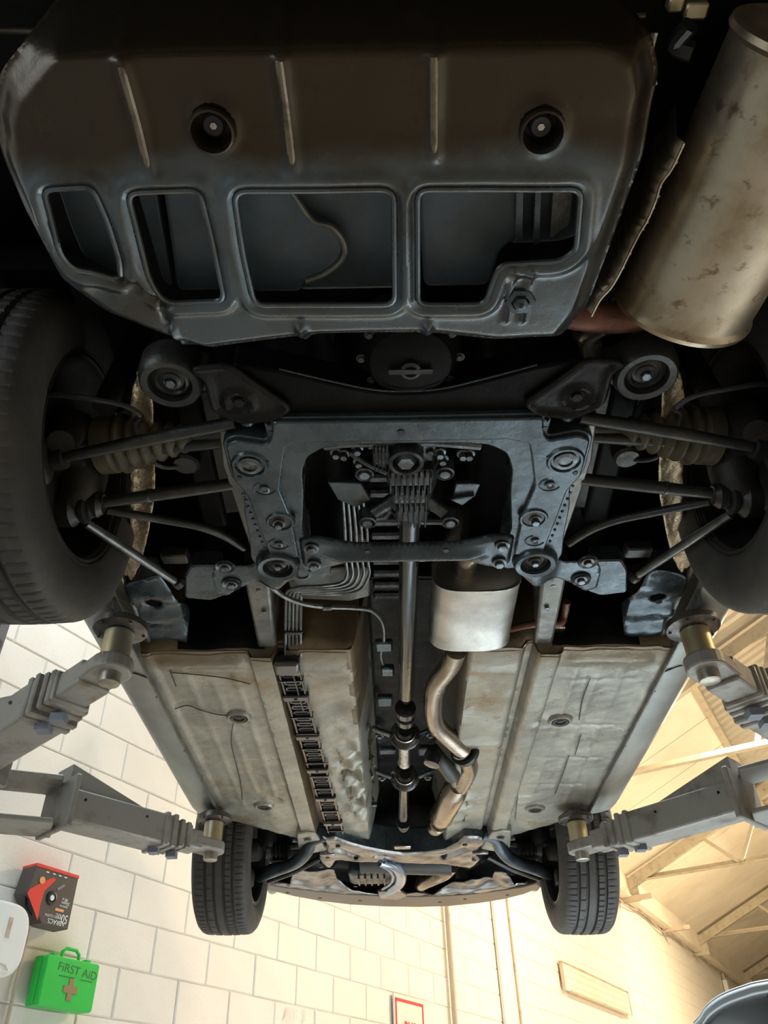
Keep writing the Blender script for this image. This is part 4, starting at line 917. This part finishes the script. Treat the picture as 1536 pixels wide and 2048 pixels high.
# ---- exhaust: box muffler, pipes, catalyst
def ovalloft(secs, n=40, pw=3.2):
    "secs: (centre, half width, half height) along Y-ish"
    mb = MB(); vv = []; ff = []
    for c, a, b in secs:
        for k in range(n):
            t = 2*PI*k/n; ct, st = math.cos(t), math.sin(t)
            vv.append((c[0]+a*math.copysign(abs(ct)**(2/pw), ct), c[1], c[2]+b*math.copysign(abs(st)**(2/pw), st)))
    for i in range(len(secs)-1):
        for k in range(n): ff.append((i*n+k, (i+1)*n+k, (i+1)*n+(k+1) % n, i*n+(k+1) % n))
    ff.append(tuple(range(n))); ff.append(tuple((len(secs)-1)*n+k for k in range(n))[::-1])
    return mb.add(vv, ff)
X0 = .175; zc = .045; a_, b_ = .108, .062
bmf = part(ovalloft([((X0, 1.582, zc), a_*.90, b_*.85), ((X0, 1.575, zc), a_*.97, b_*.95), ((X0, 1.572, zc), a_*1.02, b_*1.03), ((X0, 1.578, zc), a_*1.02, b_*1.03), ((X0, 1.584, zc), a_, b_), ((X0, 1.84, zc), a_, b_), ((X0, 1.848, zc), a_*1.02, b_*1.03), ((X0, 1.856, zc), a_*1.02, b_*1.03), ((X0, 1.862, zc), a_*.97, b_*.94), ((X0, 1.866, zc), a_*.9, b_*.8)]), 'box_muffler', 'boxmuf')
bmf['label'] = 'silver flat oval centre muffler'
pip = MB().tube([(.150, 1.60, .05), (.150, 1.535, .052), (.185, 1.50, .058), (.28, 1.48, .075), (.36, 1.38, .12), (.38, 1.1, .17), (.36, .98, .15), (.33, .88, .08), (.36, .80, .02)], .028, 20, sm=8); part(pip, 'rear_exhaust_pipe', 'exhaust', bmf)
def XP(l, r, **k): return part(MB().tube([L(x, y, z) for x, y, z in l], r, 24, sm=8), 'front_exhaust_pipe', 'exhaust', bmf)
XP([(912, 1300, .02), (900, 1330, .02), (872, 1370, .015), (866, 1415, .01), (874, 1450, .01), (905, 1482, .005), (926, 1500, .0)], .030)
fl = np.array(L(930, 1503, .005)); ax = np.array([.5, .8, 0])
part(MB().lathe([(.034, -.012), (.05, -.010), (.052, .0), (.05, .010), (.034, .012)], fl, ax, 28), 'exhaust_flange', 'plug', bmf)
part(MB().lathe([(.036, -.02), (.039, -.017), (.036, -.012)], fl-np.array([.006, .01, 0]), ax, 28), 'pipe_bead', 'shine', bmf)
XP([(932, 1508, .005), (938, 1535, .01), (925, 1565, .01), (905, 1590, .01)], .033)
c0 = np.array(L(915, 1572, .01)); c1 = np.array(L(880, 1638, .01)); d = c1-c0; l_ = np.linalg.norm(d)
ct = part(MB().lathe([(.034, -.01), (.046, .03), (.048, .06), (.048, l_-.04), (.04, l_), (.030, l_+.02)], c0, d, 32), 'catalyst', 'exhaust', bmf)
part(MB().lathe([(.031, 0), (.036, .01), (.034, .02), (.036, .03), (.034, .04), (.036, .05), (.034, .06), (.03, .08)], np.array(L(878, 1648, .01)), (-.25, 1, .1), 28), 'flex_joint', 'exhaust', bmf)
part(MB().tube([L(862, 1500, .03), L(885, 1525, .0), L(905, 1550, -.005)], [.03, .026, .03], 14), 'shifter_mount', 'arm', bmf)
part(MB().lathe([(.012, -.02), (.028, -.018), (.03, .0), (.028, .02), (.012, .022)], L(866, 1520, -.01), (.3, 0, 1), 24, caps=True), 'exhaust_hanger', 'gloss', bmf)
part(MB().tube([(X0+.11, 1.84, .04), (X0+.17, 1.80, .03), (X0+.235, 1.80, .03), (X0+.25, 1.79, .05), (X0+.25, 1.74, .06)], .010, 12, sm=4), 'hanger_rod', 'rust', bmf)
part(MB().box(L(1113, 1255, .05), (.045, .03, .02)), 'hanger_bracket', 'shine', bmf, bevel=.004)
# ---- rear silencer lower right... upper right of the picture
r0 = np.array((.452, .785, .006)); r1 = np.array((.516, .38, .006)); ax = (r1-r0)/np.linalg.norm(r1-r0); ln = np.linalg.norm(r1-r0)
sl_ = part(MB().lathe([(0, .016), (.080, .012), (.094, .002), (.1035, .0), (.105, .008), (.101, .016), (.1, .02), (.1, ln-.02), (.1, ln-.015), (.105, ln-.008), (.1035, ln), (.094, ln-.006), (0, ln-.014)], r0, ax, 56, sx=1.0, sy=1.1), 'silencer', 'muffler')
sl_['label'] = 'rust-speckled silver silencer drum'
part(MB().tube([r0+np.array([0, -.03, -.0]), r0+np.array([-.07, .03, .02]), (.28, .79, .0), (.2, .80, .05)], .026, 18, sm=6), 'silencer_pipe', 'rust', sl_)
part(MB().tube([r1, r1+ax*.12+np.array([0, 0, .02])], .03, 20), 'tail_pipe', 'exhaust', sl_)
def foil(name, cor, z0, z1, nx=14, ny=34, seed=1):
    r_ = np.random.default_rng(seed); A0, A1, B0, B1 = [np.array(L(x, y, z)) for (x, y), z in zip(cor, (z0, z0, z1, z1))]
    vv = []; ff = []
    for j in range(ny):
        t = j/(ny-1)
        for i in range(nx):
            k = i/(nx-1); p = (A0*(1-t)+A1*t)*(1-k)+(B0*(1-t)+B1*t)*k; p = p+r_.normal(size=3)*.0045+np.array([0, 0, .010*math.sin(t*24+k*5)]); vv.append(p)
    for j in range(ny-1):
        for i in range(nx-1): q = j*nx+i; ff.append((q, q+nx, q+nx+1, q+1))
    return part(MB().add(vv, ff), name, 'foil', smooth=70)
foil('tunnel_foil', ((668, 1478), (708, 1625), (742, 1440), (748, 1632)), .0, .12)
foil('tunnel_foil', ((950, 1490), (930, 1640), (905, 1440), (900, 1640)), .0, .12, seed=4)
# thin wavy edge of the heat shield
pts = [(1368, 286), (1345, 335), (1322, 368), (1312, 400), (1295, 440), (1280, 465), (1262, 500), (1240, 545), (1222, 575), (1200, 600), (1183, 632)]
Pq = cr([np.array(L(x, y, -.045)) for x, y in pts], 5); vv = []; ff = []
for i, p in enumerate(Pq): w_ = .0022*math.sin(i*1.9)+.0012*math.sin(i*3.7); vv += [p+np.array([w_, 0, 0]), p+np.array([w_-.006, 0, .02]), p+np.array([.02, 0, .13])]
for i in range(len(Pq)-1): ff += [(3*i, 3*i+1, 3*i+4, 3*i+3), (3*i+1, 3*i+2, 3*i+5, 3*i+4)]
part(MB().add(vv, ff), 'heat_shield', 'muffler', solid=.0015)
part(MB().tube(Pq, .0022, 6), 'heat_shield_hem', 'muffler')
# ---- brake and fuel lines
for k in range(5):
    o = k*11
    pts = [(686+o*.9, 1000, .10), (690+o, 1060, .10), (692+o, 1120, .10), (694+o, 1150-0*k, .09), (680+o*.8, 1166+k*4, .08), (640+o*.4, 1172+k*4, .06), (600-k*0, 1174+k*3, .05), (574+k*7, 1184+k*2, .045), (572+k*7.5, 1210, .04), (571+k*7.5, 1260, .03), (571+k*7.5, 1312, .0)]
    part(MB().tube([L(x, y, z) for x, y, z in pts], .0042, 8, sm=6), 'fuel_line', 'line')
mb = MB().box(L(587, 1262, .03), (.052, .012, .02)); part(mb, 'line_clip', 'gloss', bevel=.003)
part(MB().prism([L(x, y, .11)[:2] for x, y in ((600, 1140), (740, 1130), (740, 1190), (700, 1200), (590, 1195), (570, 1150))], .105, .13), 'line_bracket_panel', 'railg', bevel=.004)
p = L(603, 1147, .0); part(MB().prism([L(x, y, .01)[:2] for x, y in ((560, 1140), (600, 1120), (640, 1132), (662, 1128), (662, 1146), (640, 1160), (600, 1168))], .008, .02), 'tank_strap_plate', 'sub', bevel=.003)
part(MB().lathe([(.024, .01), (.023, -.003), (.017, -.004), (.017, -.001), (0, -.001)], p, (0, 0, 1), 28), 'round_cap', 'sub')
# under-floor line cover: a ladder of slotted cells
a = np.array(L(572, 1318, -.012)); b = np.array(L(672, 1664, -.012)); d = b-a; ln = np.linalg.norm(d); d /= ln; sd = np.array([-d[1], d[0], 0])*-1
cov = part(MB().bar(a+np.array([0, 0, .012]), b+np.array([0, 0, .012]), .062, .014), 'line_cover', 'cover', bevel=.004, smooth=0); cov['label'] = 'glossy black ladder-like cover over the lines'
for s in (-1, 1): part(MB().bar(a+sd*s*.029, b+sd*s*.029, .007, .018), 'side_rail', 'gloss', cov, bevel=.002, smooth=0)
part(MB().box(a+d*.035, (.074, .075, .036), None), 'end_housing', 'gloss', cov, bevel=.012, seg=3, smooth=40)
nr = 34; Rm = np.stack([sd, d, np.array([0, 0, 1.])], 1)
for k in range(nr):
    c = a+d*(.095+(ln-.11)*k/nr)
    if k % 7 == 3:
        part(MB().box(c+np.array([0, 0, -.004]), (.078, .030, .022), Rm), 'clip_block', 'gloss', cov, bevel=.004, smooth=0); part(MB().hexb(c+np.array([0, 0, -.014]), DN, .005, .004), 'screw', 'bolt', cov)
    else:
        part(MB().tube([c+sd*q[0]+d*q[1]+np.array([0, 0, .0]) for q in roundpoly([(-.023, -.0095), (.023, -.0095), (.023, .0095), (-.023, .0095), ], .009, 3)+[(-.023, 0)]], .0034, 6), 'slot_ring', 'cover', cov)
    if k % 3 == 0: part(MB().bar(c+sd*-.034+d*.016, c+sd*.034+d*.016, .004, .022), 'rung', 'gloss', cov, smooth=0)
part(MB().tube([a+sd*.010+np.array([0, 0, -.008]), a+sd*.010+d*.3+np.array([0, 0, -.008])], .0022, 6), 'thin_wire', 'line', cov)
# handbrake cable
part(MB().tube([L(x, y, z) for x, y, z in ((530, 1158, -.02), (548, 1178, -.02), (575, 1196, -.01), (610, 1208, .0), (655, 1214, .02), (710, 1216, .05), (745, 1222, .07), (765, 1245, .08), (768, 1280, .08), (762, 1310, .08), (770, 1340, .09))], .0062, 10, sm=6), 'handbrake_cable', 'line')
part(MB().tube([L(645, 1214, .015), L(662, 1214, .02)], .009, 10), 'cable_sleeve', 'bolt')
part(MB().lathe([(.022, -.03), (.024, 0), (.018, .03)], L(568, 1145, .0), (1, -.3, 0), 18), 'cable_boot', 'boot')

# ---- rear undertray (pressed steel) with four windows
def LX(pts, z=-.095): return [L(x, y, z)[:2] for x, y in pts]
tz = -.095
tout = LX([(-40, 250), (-30, 330), (30, 450), (110, 590), (200, 655), (330, 705), (410, 728), (640, 700), (850, 696), (990, 712), (1130, 706), (1185, 640), (1240, 500), (1300, 340), (1316, 270)])
tout = [(-.505, .385)]+[(max(x, -.535), y) for x, y in tout]+[(.307, .40), (.285, .352), (.22, .318), (.05, .30), (-.30, .30), (-.43, .325)]
tout = roundpoly(tout, .012, 3)
W1 = roundpoly(LX([(88, 378), (185, 372), (215, 440), (240, 520), (242, 562), (150, 530), (125, 500)]), .012, 3)
W2_ = roundpoly(LX([(255, 385), (400, 378), (425, 480), (450, 600), (330, 606), (300, 560)]), .016, 4)
W3_ = roundpoly(LX([(468, 380), (788, 378), (790, 608), (510, 608), (485, 500)]), .018, 4)
W4_ = roundpoly(LX([(835, 378), (1162, 376), (1152, 500), (1120, 522), (1000, 528), (985, 560), (970, 608), (836, 608)]), .016, 4)
H1 = [(L(425, 258, tz)[0]+.026*math.cos(t), L(425, 258, tz)[1]+.026*math.sin(t)) for t in np.linspace(0, 2*PI, 24)[:-1]]
H2 = [(L(1084, 260, tz)[0]+.026*math.cos(t), L(1084, 260, tz)[1]+.026*math.sin(t)) for t in np.linspace(0, 2*PI, 24)[:-1]]
ribs = [(L(235, 118, tz)[0], .355, .487), (L(555, 112, tz)[0], .352, .487), (L(868, 112, tz)[0], .352, .475)]
def tray(X, Y):
    e = dpoly(tout, X, Y); z = tz+.042*(1-ss(0, .040, e))
    z = z+.17*(1-ss(.302, .362, Y))                                  # steep back wall
    z = z+.010*(1-ss(.43, .50, Y)) - .0
    for w_ in (W1, W2_, W3_, W4_):
        d = dpoly(w_, X, Y); z = z-.008*np.exp(-((d-.013)/.009)**2)
    for x0_, y0, y1 in ribs: z = z-.007*seg(X, Y, (x0_, y0-.04), (x0_+.004, y1), .010)
    for h in (H1, H2): d = dpoly(h, X, Y); z = z-.006*np.exp(-(d/.009)**2)
    for x0_ in (L(345, 670, tz)[0], L(603, 670, tz)[0], L(855, 670, tz)[0]): z = z-.012*seg(X, Y, (x0_, .735), (x0_+.002, .80), .007)
    for px in (1025, 1060): a_ = L(px, 560, tz); z = z-.006*seg(X, Y, (a_[0], .64), (a_[0]-.004, .73), .004)
    z = z-.01*seg(X, Y, LX([(0, 320)])[0], LX([(160, 560)])[0], .02)
    z = z+.010*seg(X, Y, LX([(240, 560)])[0], LX([(335, 612)])[0], .006)+.010*seg(X, Y, LX([(325, 612)])[0], LX([(350, 700)])[0], .005)
    return z+wob(X, Y, 10, .0012)
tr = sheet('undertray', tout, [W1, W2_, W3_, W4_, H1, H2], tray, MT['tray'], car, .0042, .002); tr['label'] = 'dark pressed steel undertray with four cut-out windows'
for x0_, y0, y1 in ribs:
    ys_ = np.linspace(y0+.002, y1, 14); q_ = [(x0_+.004*(y-y0)/(y1-y0), y, float(tray(np.array(x0_+.03), np.array(y)))-.003) for y in ys_]
    part(MB().tube(q_, [.0015, .0055]+[.0058]*10+[.0055, .0015], 10), 'stiffening_rib', 'ribglint', tr)
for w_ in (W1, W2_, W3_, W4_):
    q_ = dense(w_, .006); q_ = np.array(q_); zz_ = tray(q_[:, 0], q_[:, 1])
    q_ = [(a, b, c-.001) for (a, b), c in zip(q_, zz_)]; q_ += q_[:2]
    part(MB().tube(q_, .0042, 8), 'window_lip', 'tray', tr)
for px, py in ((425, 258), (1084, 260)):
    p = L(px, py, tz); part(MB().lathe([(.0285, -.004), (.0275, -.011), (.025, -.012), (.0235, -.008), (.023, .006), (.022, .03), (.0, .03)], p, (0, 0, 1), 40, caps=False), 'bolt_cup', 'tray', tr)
    b = part(MB().lathe([(.015, .02), (.015, .010), (.012, .008), (.0, .009)], p, (0, 0, 1), 28), 'washer', 'plug', tr); part(MB().hexb((p[0], p[1], p[2]+.014), DN, .0055, .006), 'bolt', 'shine', tr)
p = L(1040, 600, tz); part(MB().lathe([(.024, 0), (.022, -.006), (.014, -.007), (.013, -.003), (.011, -.012), (.005, -.014), (0, -.010)], (p[0], p[1], p[2]), (0, 0, 1), 6), 'stud_nut', 'sub', tr)
# ---- what shows through the windows: tank mouldings, strap, shields
def moulding(pts, z, name, m, r=.01, h=.05, bev=.006):
    P_ = roundpoly([L(x, y, z)[:2] for x, y in pts], r, 4); return part(MB().prism(P_, z, z+h), name, m, bevel=bev, seg=3, smooth=50)
t1 = moulding([(465, 340), (578, 340), (590, 392), (625, 440), (668, 455), (690, 490), (685, 520), (650, 548), (612, 560), (602, 585), (505, 585), (480, 480)], -.04, 'fuel_tank', 'tank', .012)
moulding([(560, 330), (820, 330), (820, 578), (600, 582), (560, 500)], -.02, 'fuel_tank_shoulder', 'tank')
moulding([(832, 330), (1045, 330), (1045, 470), (1000, 500), (980, 572), (848, 575)], -.04, 'fuel_tank_shoulder', 'tank', .014)
moulding([(1020, 330), (1180, 330), (1165, 470), (1120, 485), (1020, 490)], -.02, 'tank_end', 'tank', .01)
moulding([(1032, 330), (1048, 330), (1046, 487), (1030, 487)], -.05, 'tank_strap', 'sub', .002, .03, .002)
moulding([(1072, 330), (1086, 330), (1080, 490), (1066, 490)], -.05, 'tank_strap', 'sub', .002, .03, .002)
moulding([(1108, 350), (1150, 360), (1140, 450), (1100, 478)], -.045, 'heat_patch', 'railg', .006, .02, .002)
moulding([(320, 340), (410, 340), (440, 480), (442, 582), (355, 583)], -.04, 'tank_side_panel', 'tank', .012)
moulding([(262, 340), (305, 340), (345, 575), (325, 560)], -.03, 'tank_side_panel', 'tank', .01)
moulding([(110, 360), (190, 360), (238, 550), (165, 510), (140, 450)], -.04, 'tank_side_panel', 'tank', .01)
part(MB().prism([(-.60, .2), (.52, .2), (.52, .86), (-.60, .86)], .13, .16), 'spare_well', 'dark')
# things behind and above the tray at the very top
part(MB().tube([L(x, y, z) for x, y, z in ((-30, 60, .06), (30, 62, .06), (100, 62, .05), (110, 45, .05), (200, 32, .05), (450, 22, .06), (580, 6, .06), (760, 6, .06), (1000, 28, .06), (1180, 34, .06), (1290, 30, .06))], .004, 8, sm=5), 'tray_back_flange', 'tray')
part(MB().prism([(-.60, .10), (.62, .10), (.62, .31), (-.60, .31)], .14, .17), 'rear_inner_panel', 'dark')
part(MB().tube([L(x, y, -.041) for x, y in ((575, 375), (590, 395), (625, 442), (664, 455), (688, 488), (684, 520), (650, 548), (612, 562))], .0045, 8, sm=6), 'tank_edge_glint', 'railg')  # tan tube added to paint the warm reflection along the tank step
part(MB().box((.05, .04, .12), (1.5, .05, .14)), 'bumper_beam', 'black', bevel=.01, smooth=0)
part(MB().tube([(-.8, .02, .0), (-.5, -.06, -.03), (0, -.09, -.03), (.5, -.06, -.03), (.8, .02, .0)], .05, 16, sm=8), 'rear_bumper', 'gloss')
for x, y, w_ in ((1350, 4, .02), (1390, 18, .03), (1045, 12, .02), (1090, 10, .02), (1180, 4, .015)):
    part(MB().box(L(x, y, .08), (w_, .02, .02)), 'hanger_clip', 'zincy' if x > 1300 else 'sub', bevel=.003)
part(MB().prism([L(x, y, .0)[:2] for x, y in ((1230, 65), (1312, 68), (1300, 130), (1306, 170))], .0, .005), 'shield_tab', 'tank', bevel=.001)
part(MB().tube([L(1312, 66, -.01), L(1300, 125, -.02), L(1312, 170, -.03)], .003, 6, sm=4), 'shield_edge', 'shine')
part(MB().tube([L(1380, 50, .03), L(1350, 90, .04), L(1385, 105, .03)], .012, 10, sm=4), 'rubber_hanger', 'hose')

# ================================================================== CAR FRONT
# front subframe
fs = [(636, 1668), (655, 1676), (668, 1672), (700, 1684), (729, 1692), (770, 1700), (805, 1705), (850, 1703), (890, 1697), (915, 1684), (929, 1671), (955, 1672), (978, 1680), (962, 1700), (955, 1712), (965, 1722), (950, 1734), (938, 1742), (925, 1735), (890, 1730), (805, 1727), (720, 1725), (678, 1721), (668, 1734), (652, 1738), (640, 1728), (634, 1718), (648, 1706), (650, 1692)]
fsl = roundpoly([L(x, y, -.03)[:2] for x, y in fs], .01, 3)
def fsz(X, Y):
    e = dpoly(fsl, X, Y); z = -.035+.018*np.exp(-(e/.012)**2)
    for a, b in (((672, 1698), (712, 1712)), ((888, 1712), (928, 1698))): z = z+.014*seg(X, Y, L(*a, -.03)[:2], L(*b, -.03)[:2], .016)
    z = z+.012*seg(X, Y, L(752, 1713, -.03)[:2], L(780, 1714, -.03)[:2], .010); return z+wob(X, Y, 20, .0015)
fso = sheet('front_subframe', fsl, [], fsz, MT['silver'], car, .010, .01)
vv = [(x, y, -.03) for x, y in fsl]+[(x, y, .07) for x, y in fsl]; n = len(fsl)
part(MB().add(vv, [(i, (i+1) % n, n+(i+1) % n, n+i) for i in range(n)]), 'subframe_wall', 'sub', fso)
for px, py in ((676, 1693), (712, 1719), (655, 1715), (642, 1733), (888, 1718), (948, 1720), (930, 1690), (796, 1696)): part(MB().lathe([(.010, 0), (.010, .003), (.006, .005)], L(px, py, -.037), DN, 14), 'bolt', 'plug', fso)
part(MB().box(L(805, 1694, -.04), (.07, .035, .01)), 'tow_tag', 'shine', fso, bevel=.003)
for s in (-1, 1):
    def Q(px, py, z): return M2(L(px, py, z), s)
    la = part(MB().tube([Q(650, 1672, -.01), Q(625, 1682, -.02), Q(615, 1700, -.04), Q(600, 1718, -.055), Q(578, 1731, -.06), Q(545, 1741, -.06), Q(510, 1758, -.06), Q(494, 1766, -.05)], [.022, .024, .028, .028, .026, .030, .024, .016], 16, sm=6), 'lower_control_arm', 'blue')
    part(MB().tube([Q(640, 1716, -.02), Q(590, 1742, -.05), Q(540, 1760, -.06), Q(502, 1771, -.05)], [.012, .014, .014, .010], 10, sm=5), 'tension_link', 'arm')
    part(MB().tube([Q(585, 1678, .0), Q(620, 1684, .0), Q(650, 1700, .0)], .014, 12, sm=4), 'front_stabiliser_bar', 'blue')
    # strut, spring and driveshaft behind, in the arch
    part(MB().lathe([(.03, -.02), (.045, .0), (.05, .1), (.05, .4)], (s*.60, 3.58, .02), (0, 0, 1), 20), 'strut', 'black')
    cs = MB().tube([(s*.60+.075*math.cos(t), 3.58+.075*math.sin(t), .08+t*.0085) for t in np.linspace(0, 9*PI, 90)], .008, 6); part(cs, 'coil_spring', 'arm')
    part(MB().tube([(s*.15, 3.62, .05), (s*.58, 3.6, .01)], .016, 12), 'drive_shaft', 'plug')
    pr_ = []
    for k in range(5): pr_ += [(.032, k*.018), (.044, k*.018+.008)]
    part(MB().lathe(pr_+[(.05, .1)], (s*.50, 3.6, .01), (s, 0, 0), 22), 'front_axle_boot', 'black')
    for px, py in ((538, 1682), (545, 1686), (530, 1712), (540, 1722)): part(MB().box(Q(px, py, .04), (.018, .03, .03)), 'bracket_edge', 'bolt', bevel=.003)
    part(MB().prism([(s*.36, 3.30), (s*.56, 3.25), (s*.60, 3.55), (s*.38, 3.60)], .08, .12), 'inner_wing', 'black')
    # front end of the frame rail, with bolted foot
    fr_ = [(s*.40, 3.28), (s*.36, 3.30), (s*.33, 3.52), (s*.40, 3.56), (s*.455, 3.52), (s*.44, 3.30)]
    o = part(MB().prism(fr_, -.03, .02), 'rail_foot', 'floor', bevel=.006, seg=2)
    for y in (3.36, 3.50): part(MB().hexb((s*(.40+(y-3.36)*.1), y, -.03), DN, .012, .008), 'bolt', 'bolt', o)
    part(MB().box((s*.33, 3.545, -.02), (.07, .02, .045)), 'jack_hook', 'silver', o, bevel=.004)
# engine bay underside
part(MB().prism([(-.62, 3.30), (.62, 3.30), (.62, 4.35), (-.62, 4.35)], .24, .30), 'engine_bay_top', 'black')
part(MB().tube([(-.20, 3.85, .06), (.22, 3.83, .06)], [.09, .11], 18), 'engine_sump', 'plug')
part(MB().box((-.14, 3.97, .03), (.24, .18, .12)), 'gearbox', 'alu', bevel=.02, seg=2)
for k in range(5): part(MB().box((-.21+k*.03, 3.95, -.035), (.008, .12, .02)), 'casing_rib', 'alu', smooth=0)
part(MB().tube([L(905, 1732, .0), L(890, 1745, .0), L(868, 1756, -.01), L(845, 1766, .0), L(838, 1775, .03)], [.030, .034, .032, .034, .03], 20, sm=6), 'front_pipe', 'exhaust')
part(MB().tube([L(925, 1745, .02), L(915, 1765, .01), L(895, 1770, .02)], [.03, .035, .02], 16, sm=4), 'oil_filter', 'alu')
mt = part(MB().tube([L(x, y, -.03) for x, y in ((760, 1722), (785, 1728), (800, 1742), (800, 1762), (785, 1776), (765, 1786))], [.022, .026, .028, .028, .026, .02], 14, sm=6), 'engine_mount_bracket', 'alublue'); mt['label'] = 'blue-silver curved engine mount casting'
part(MB().tube([L(x, y, -.045) for x, y in ((768, 1724), (790, 1734), (806, 1748), (806, 1762), (795, 1778))], .008, 10, sm=6), 'bracket_rib', 'alublue', mt)
part(MB().tube([L(x, y, -.045) for x, y in ((760, 1730), (778, 1740), (786, 1754), (780, 1768), (765, 1778))], .007, 10, sm=6), 'bracket_rib', 'alublue', mt)
part(MB().prism([L(x, y, -.04)[:2] for x, y in ((755, 1782), (800, 1780), (815, 1790), (795, 1798), (760, 1796))], -.045, -.03), 'mount_foot', 'silver', mt, bevel=.004)
# front lower panel: crossmember with undertray arc
arc0 = [(509, 1771), (540, 1783), (585, 1794), (640, 1804), (700, 1811), (770, 1815), (840, 1816), (900, 1814), (960, 1808), (1010, 1800), (1050, 1790), (1083, 1777)]
arc = [(520, 1771), (550, 1778), (590, 1783), (640, 1789), (700, 1795), (770, 1798), (840, 1799), (900, 1797), (950, 1793), (1005, 1786), (1045, 1780), (1075, 1772)]
pl = [L(x, y, -.035)[:2] for x, y in arc0]+[L(x, y-4, -.035)[:2] for x, y in arc[::-1]]
part(MB().prism(pl, -.032, .03), 'bumper_lip', 'lip', bevel=.008, seg=2)
inn = [(1062, 1776), (1030, 1770), (1012, 1750), (990, 1752), (985, 1765), (945, 1762), (920, 1770), (888, 1782), (850, 1790), (812, 1792), (770, 1790), (735, 1785), (700, 1780), (675, 1770), (668, 1748), (640, 1745), (600, 1744), (588, 1752), (580, 1770), (545, 1772)]
fpn = roundpoly([L(x, y, -.04)[:2] for x, y in arc+inn], .006, 2)
arcl = [L(x, y, -.04)[:2] for x, y in arc]
def fpz(X, Y):
    d = dpoly(arcl, X, Y, False); z = -.03+.03*(1-ss(0, .03, d))-.014*np.exp(-((d-.10)/.02)**2)+.008*np.sin(X*34)*ss(.08, .14, d)
    return z+wob(X, Y, 18, .004)
fp2 = sheet('front_lower_panel', fpn, [], fpz, MT['silver'], car, .012, .006); fp2['label'] = 'silvery brown-stained front cross panel'
for px, py in ((575, 1785), (640, 1796), (711, 1772), (720, 1801), (930, 1798), (1015, 1790), (880, 1804)): part(MB().lathe([(.009, 0), (.009, .003)], L(px, py, -.05), DN, 12), 'hole', 'plug', fp2)
# bumper lip behind the panel
for s in (-1, 1): part(MB().tube([M2(L(545, 1776, .03), s), M2(L(560, 1764, .03), s), M2(L(578, 1760, .05), s)], [.03, .035, .02], 14, sm=3), 'fog_lamp_back', 'silver')
for pts in ([(0, 3.72, .5), (0, 4.38, .5)],): 
    mb = MB().prism([(-.8, 3.4), (.8, 3.4), (.72, 4.25), (.4, 4.45), (-.4, 4.45), (-.72, 4.25)], .62, .66); part(mb, 'bonnet', 'body', bevel=.01)
mb = MB(); arcs = [(-.82, 4.0), (-.70, 4.22), (-.4, 4.40), (0, 4.46), (.4, 4.40), (.70, 4.22), (.82, 4.0)]; A_ = cr([np.array((x, y, 0)) for x, y in arcs], 5)
vv = [(p[0], p[1], z) for p in A_ for z in (.0, .3, .62)]; ff = []
for i in range(len(A_)-1):
    for k in range(2): ff.append((3*i+k, 3*i+3+k, 3*i+4+k, 3*i+1+k))
part(mb.add(vv, ff), 'front_bumper', 'body', solid=.01)
part(MB().prism([(-.8, .5), (.8, .5), (.8, 3.2), (-.8, 3.2)], 1.36, 1.42), 'roof', 'body', bevel=.02)
part(MB().prism([(-.8, .28), (.8, .28), (.8, .34), (-.8, .34)], .0+.15, 1.0), 'tailgate', 'body')
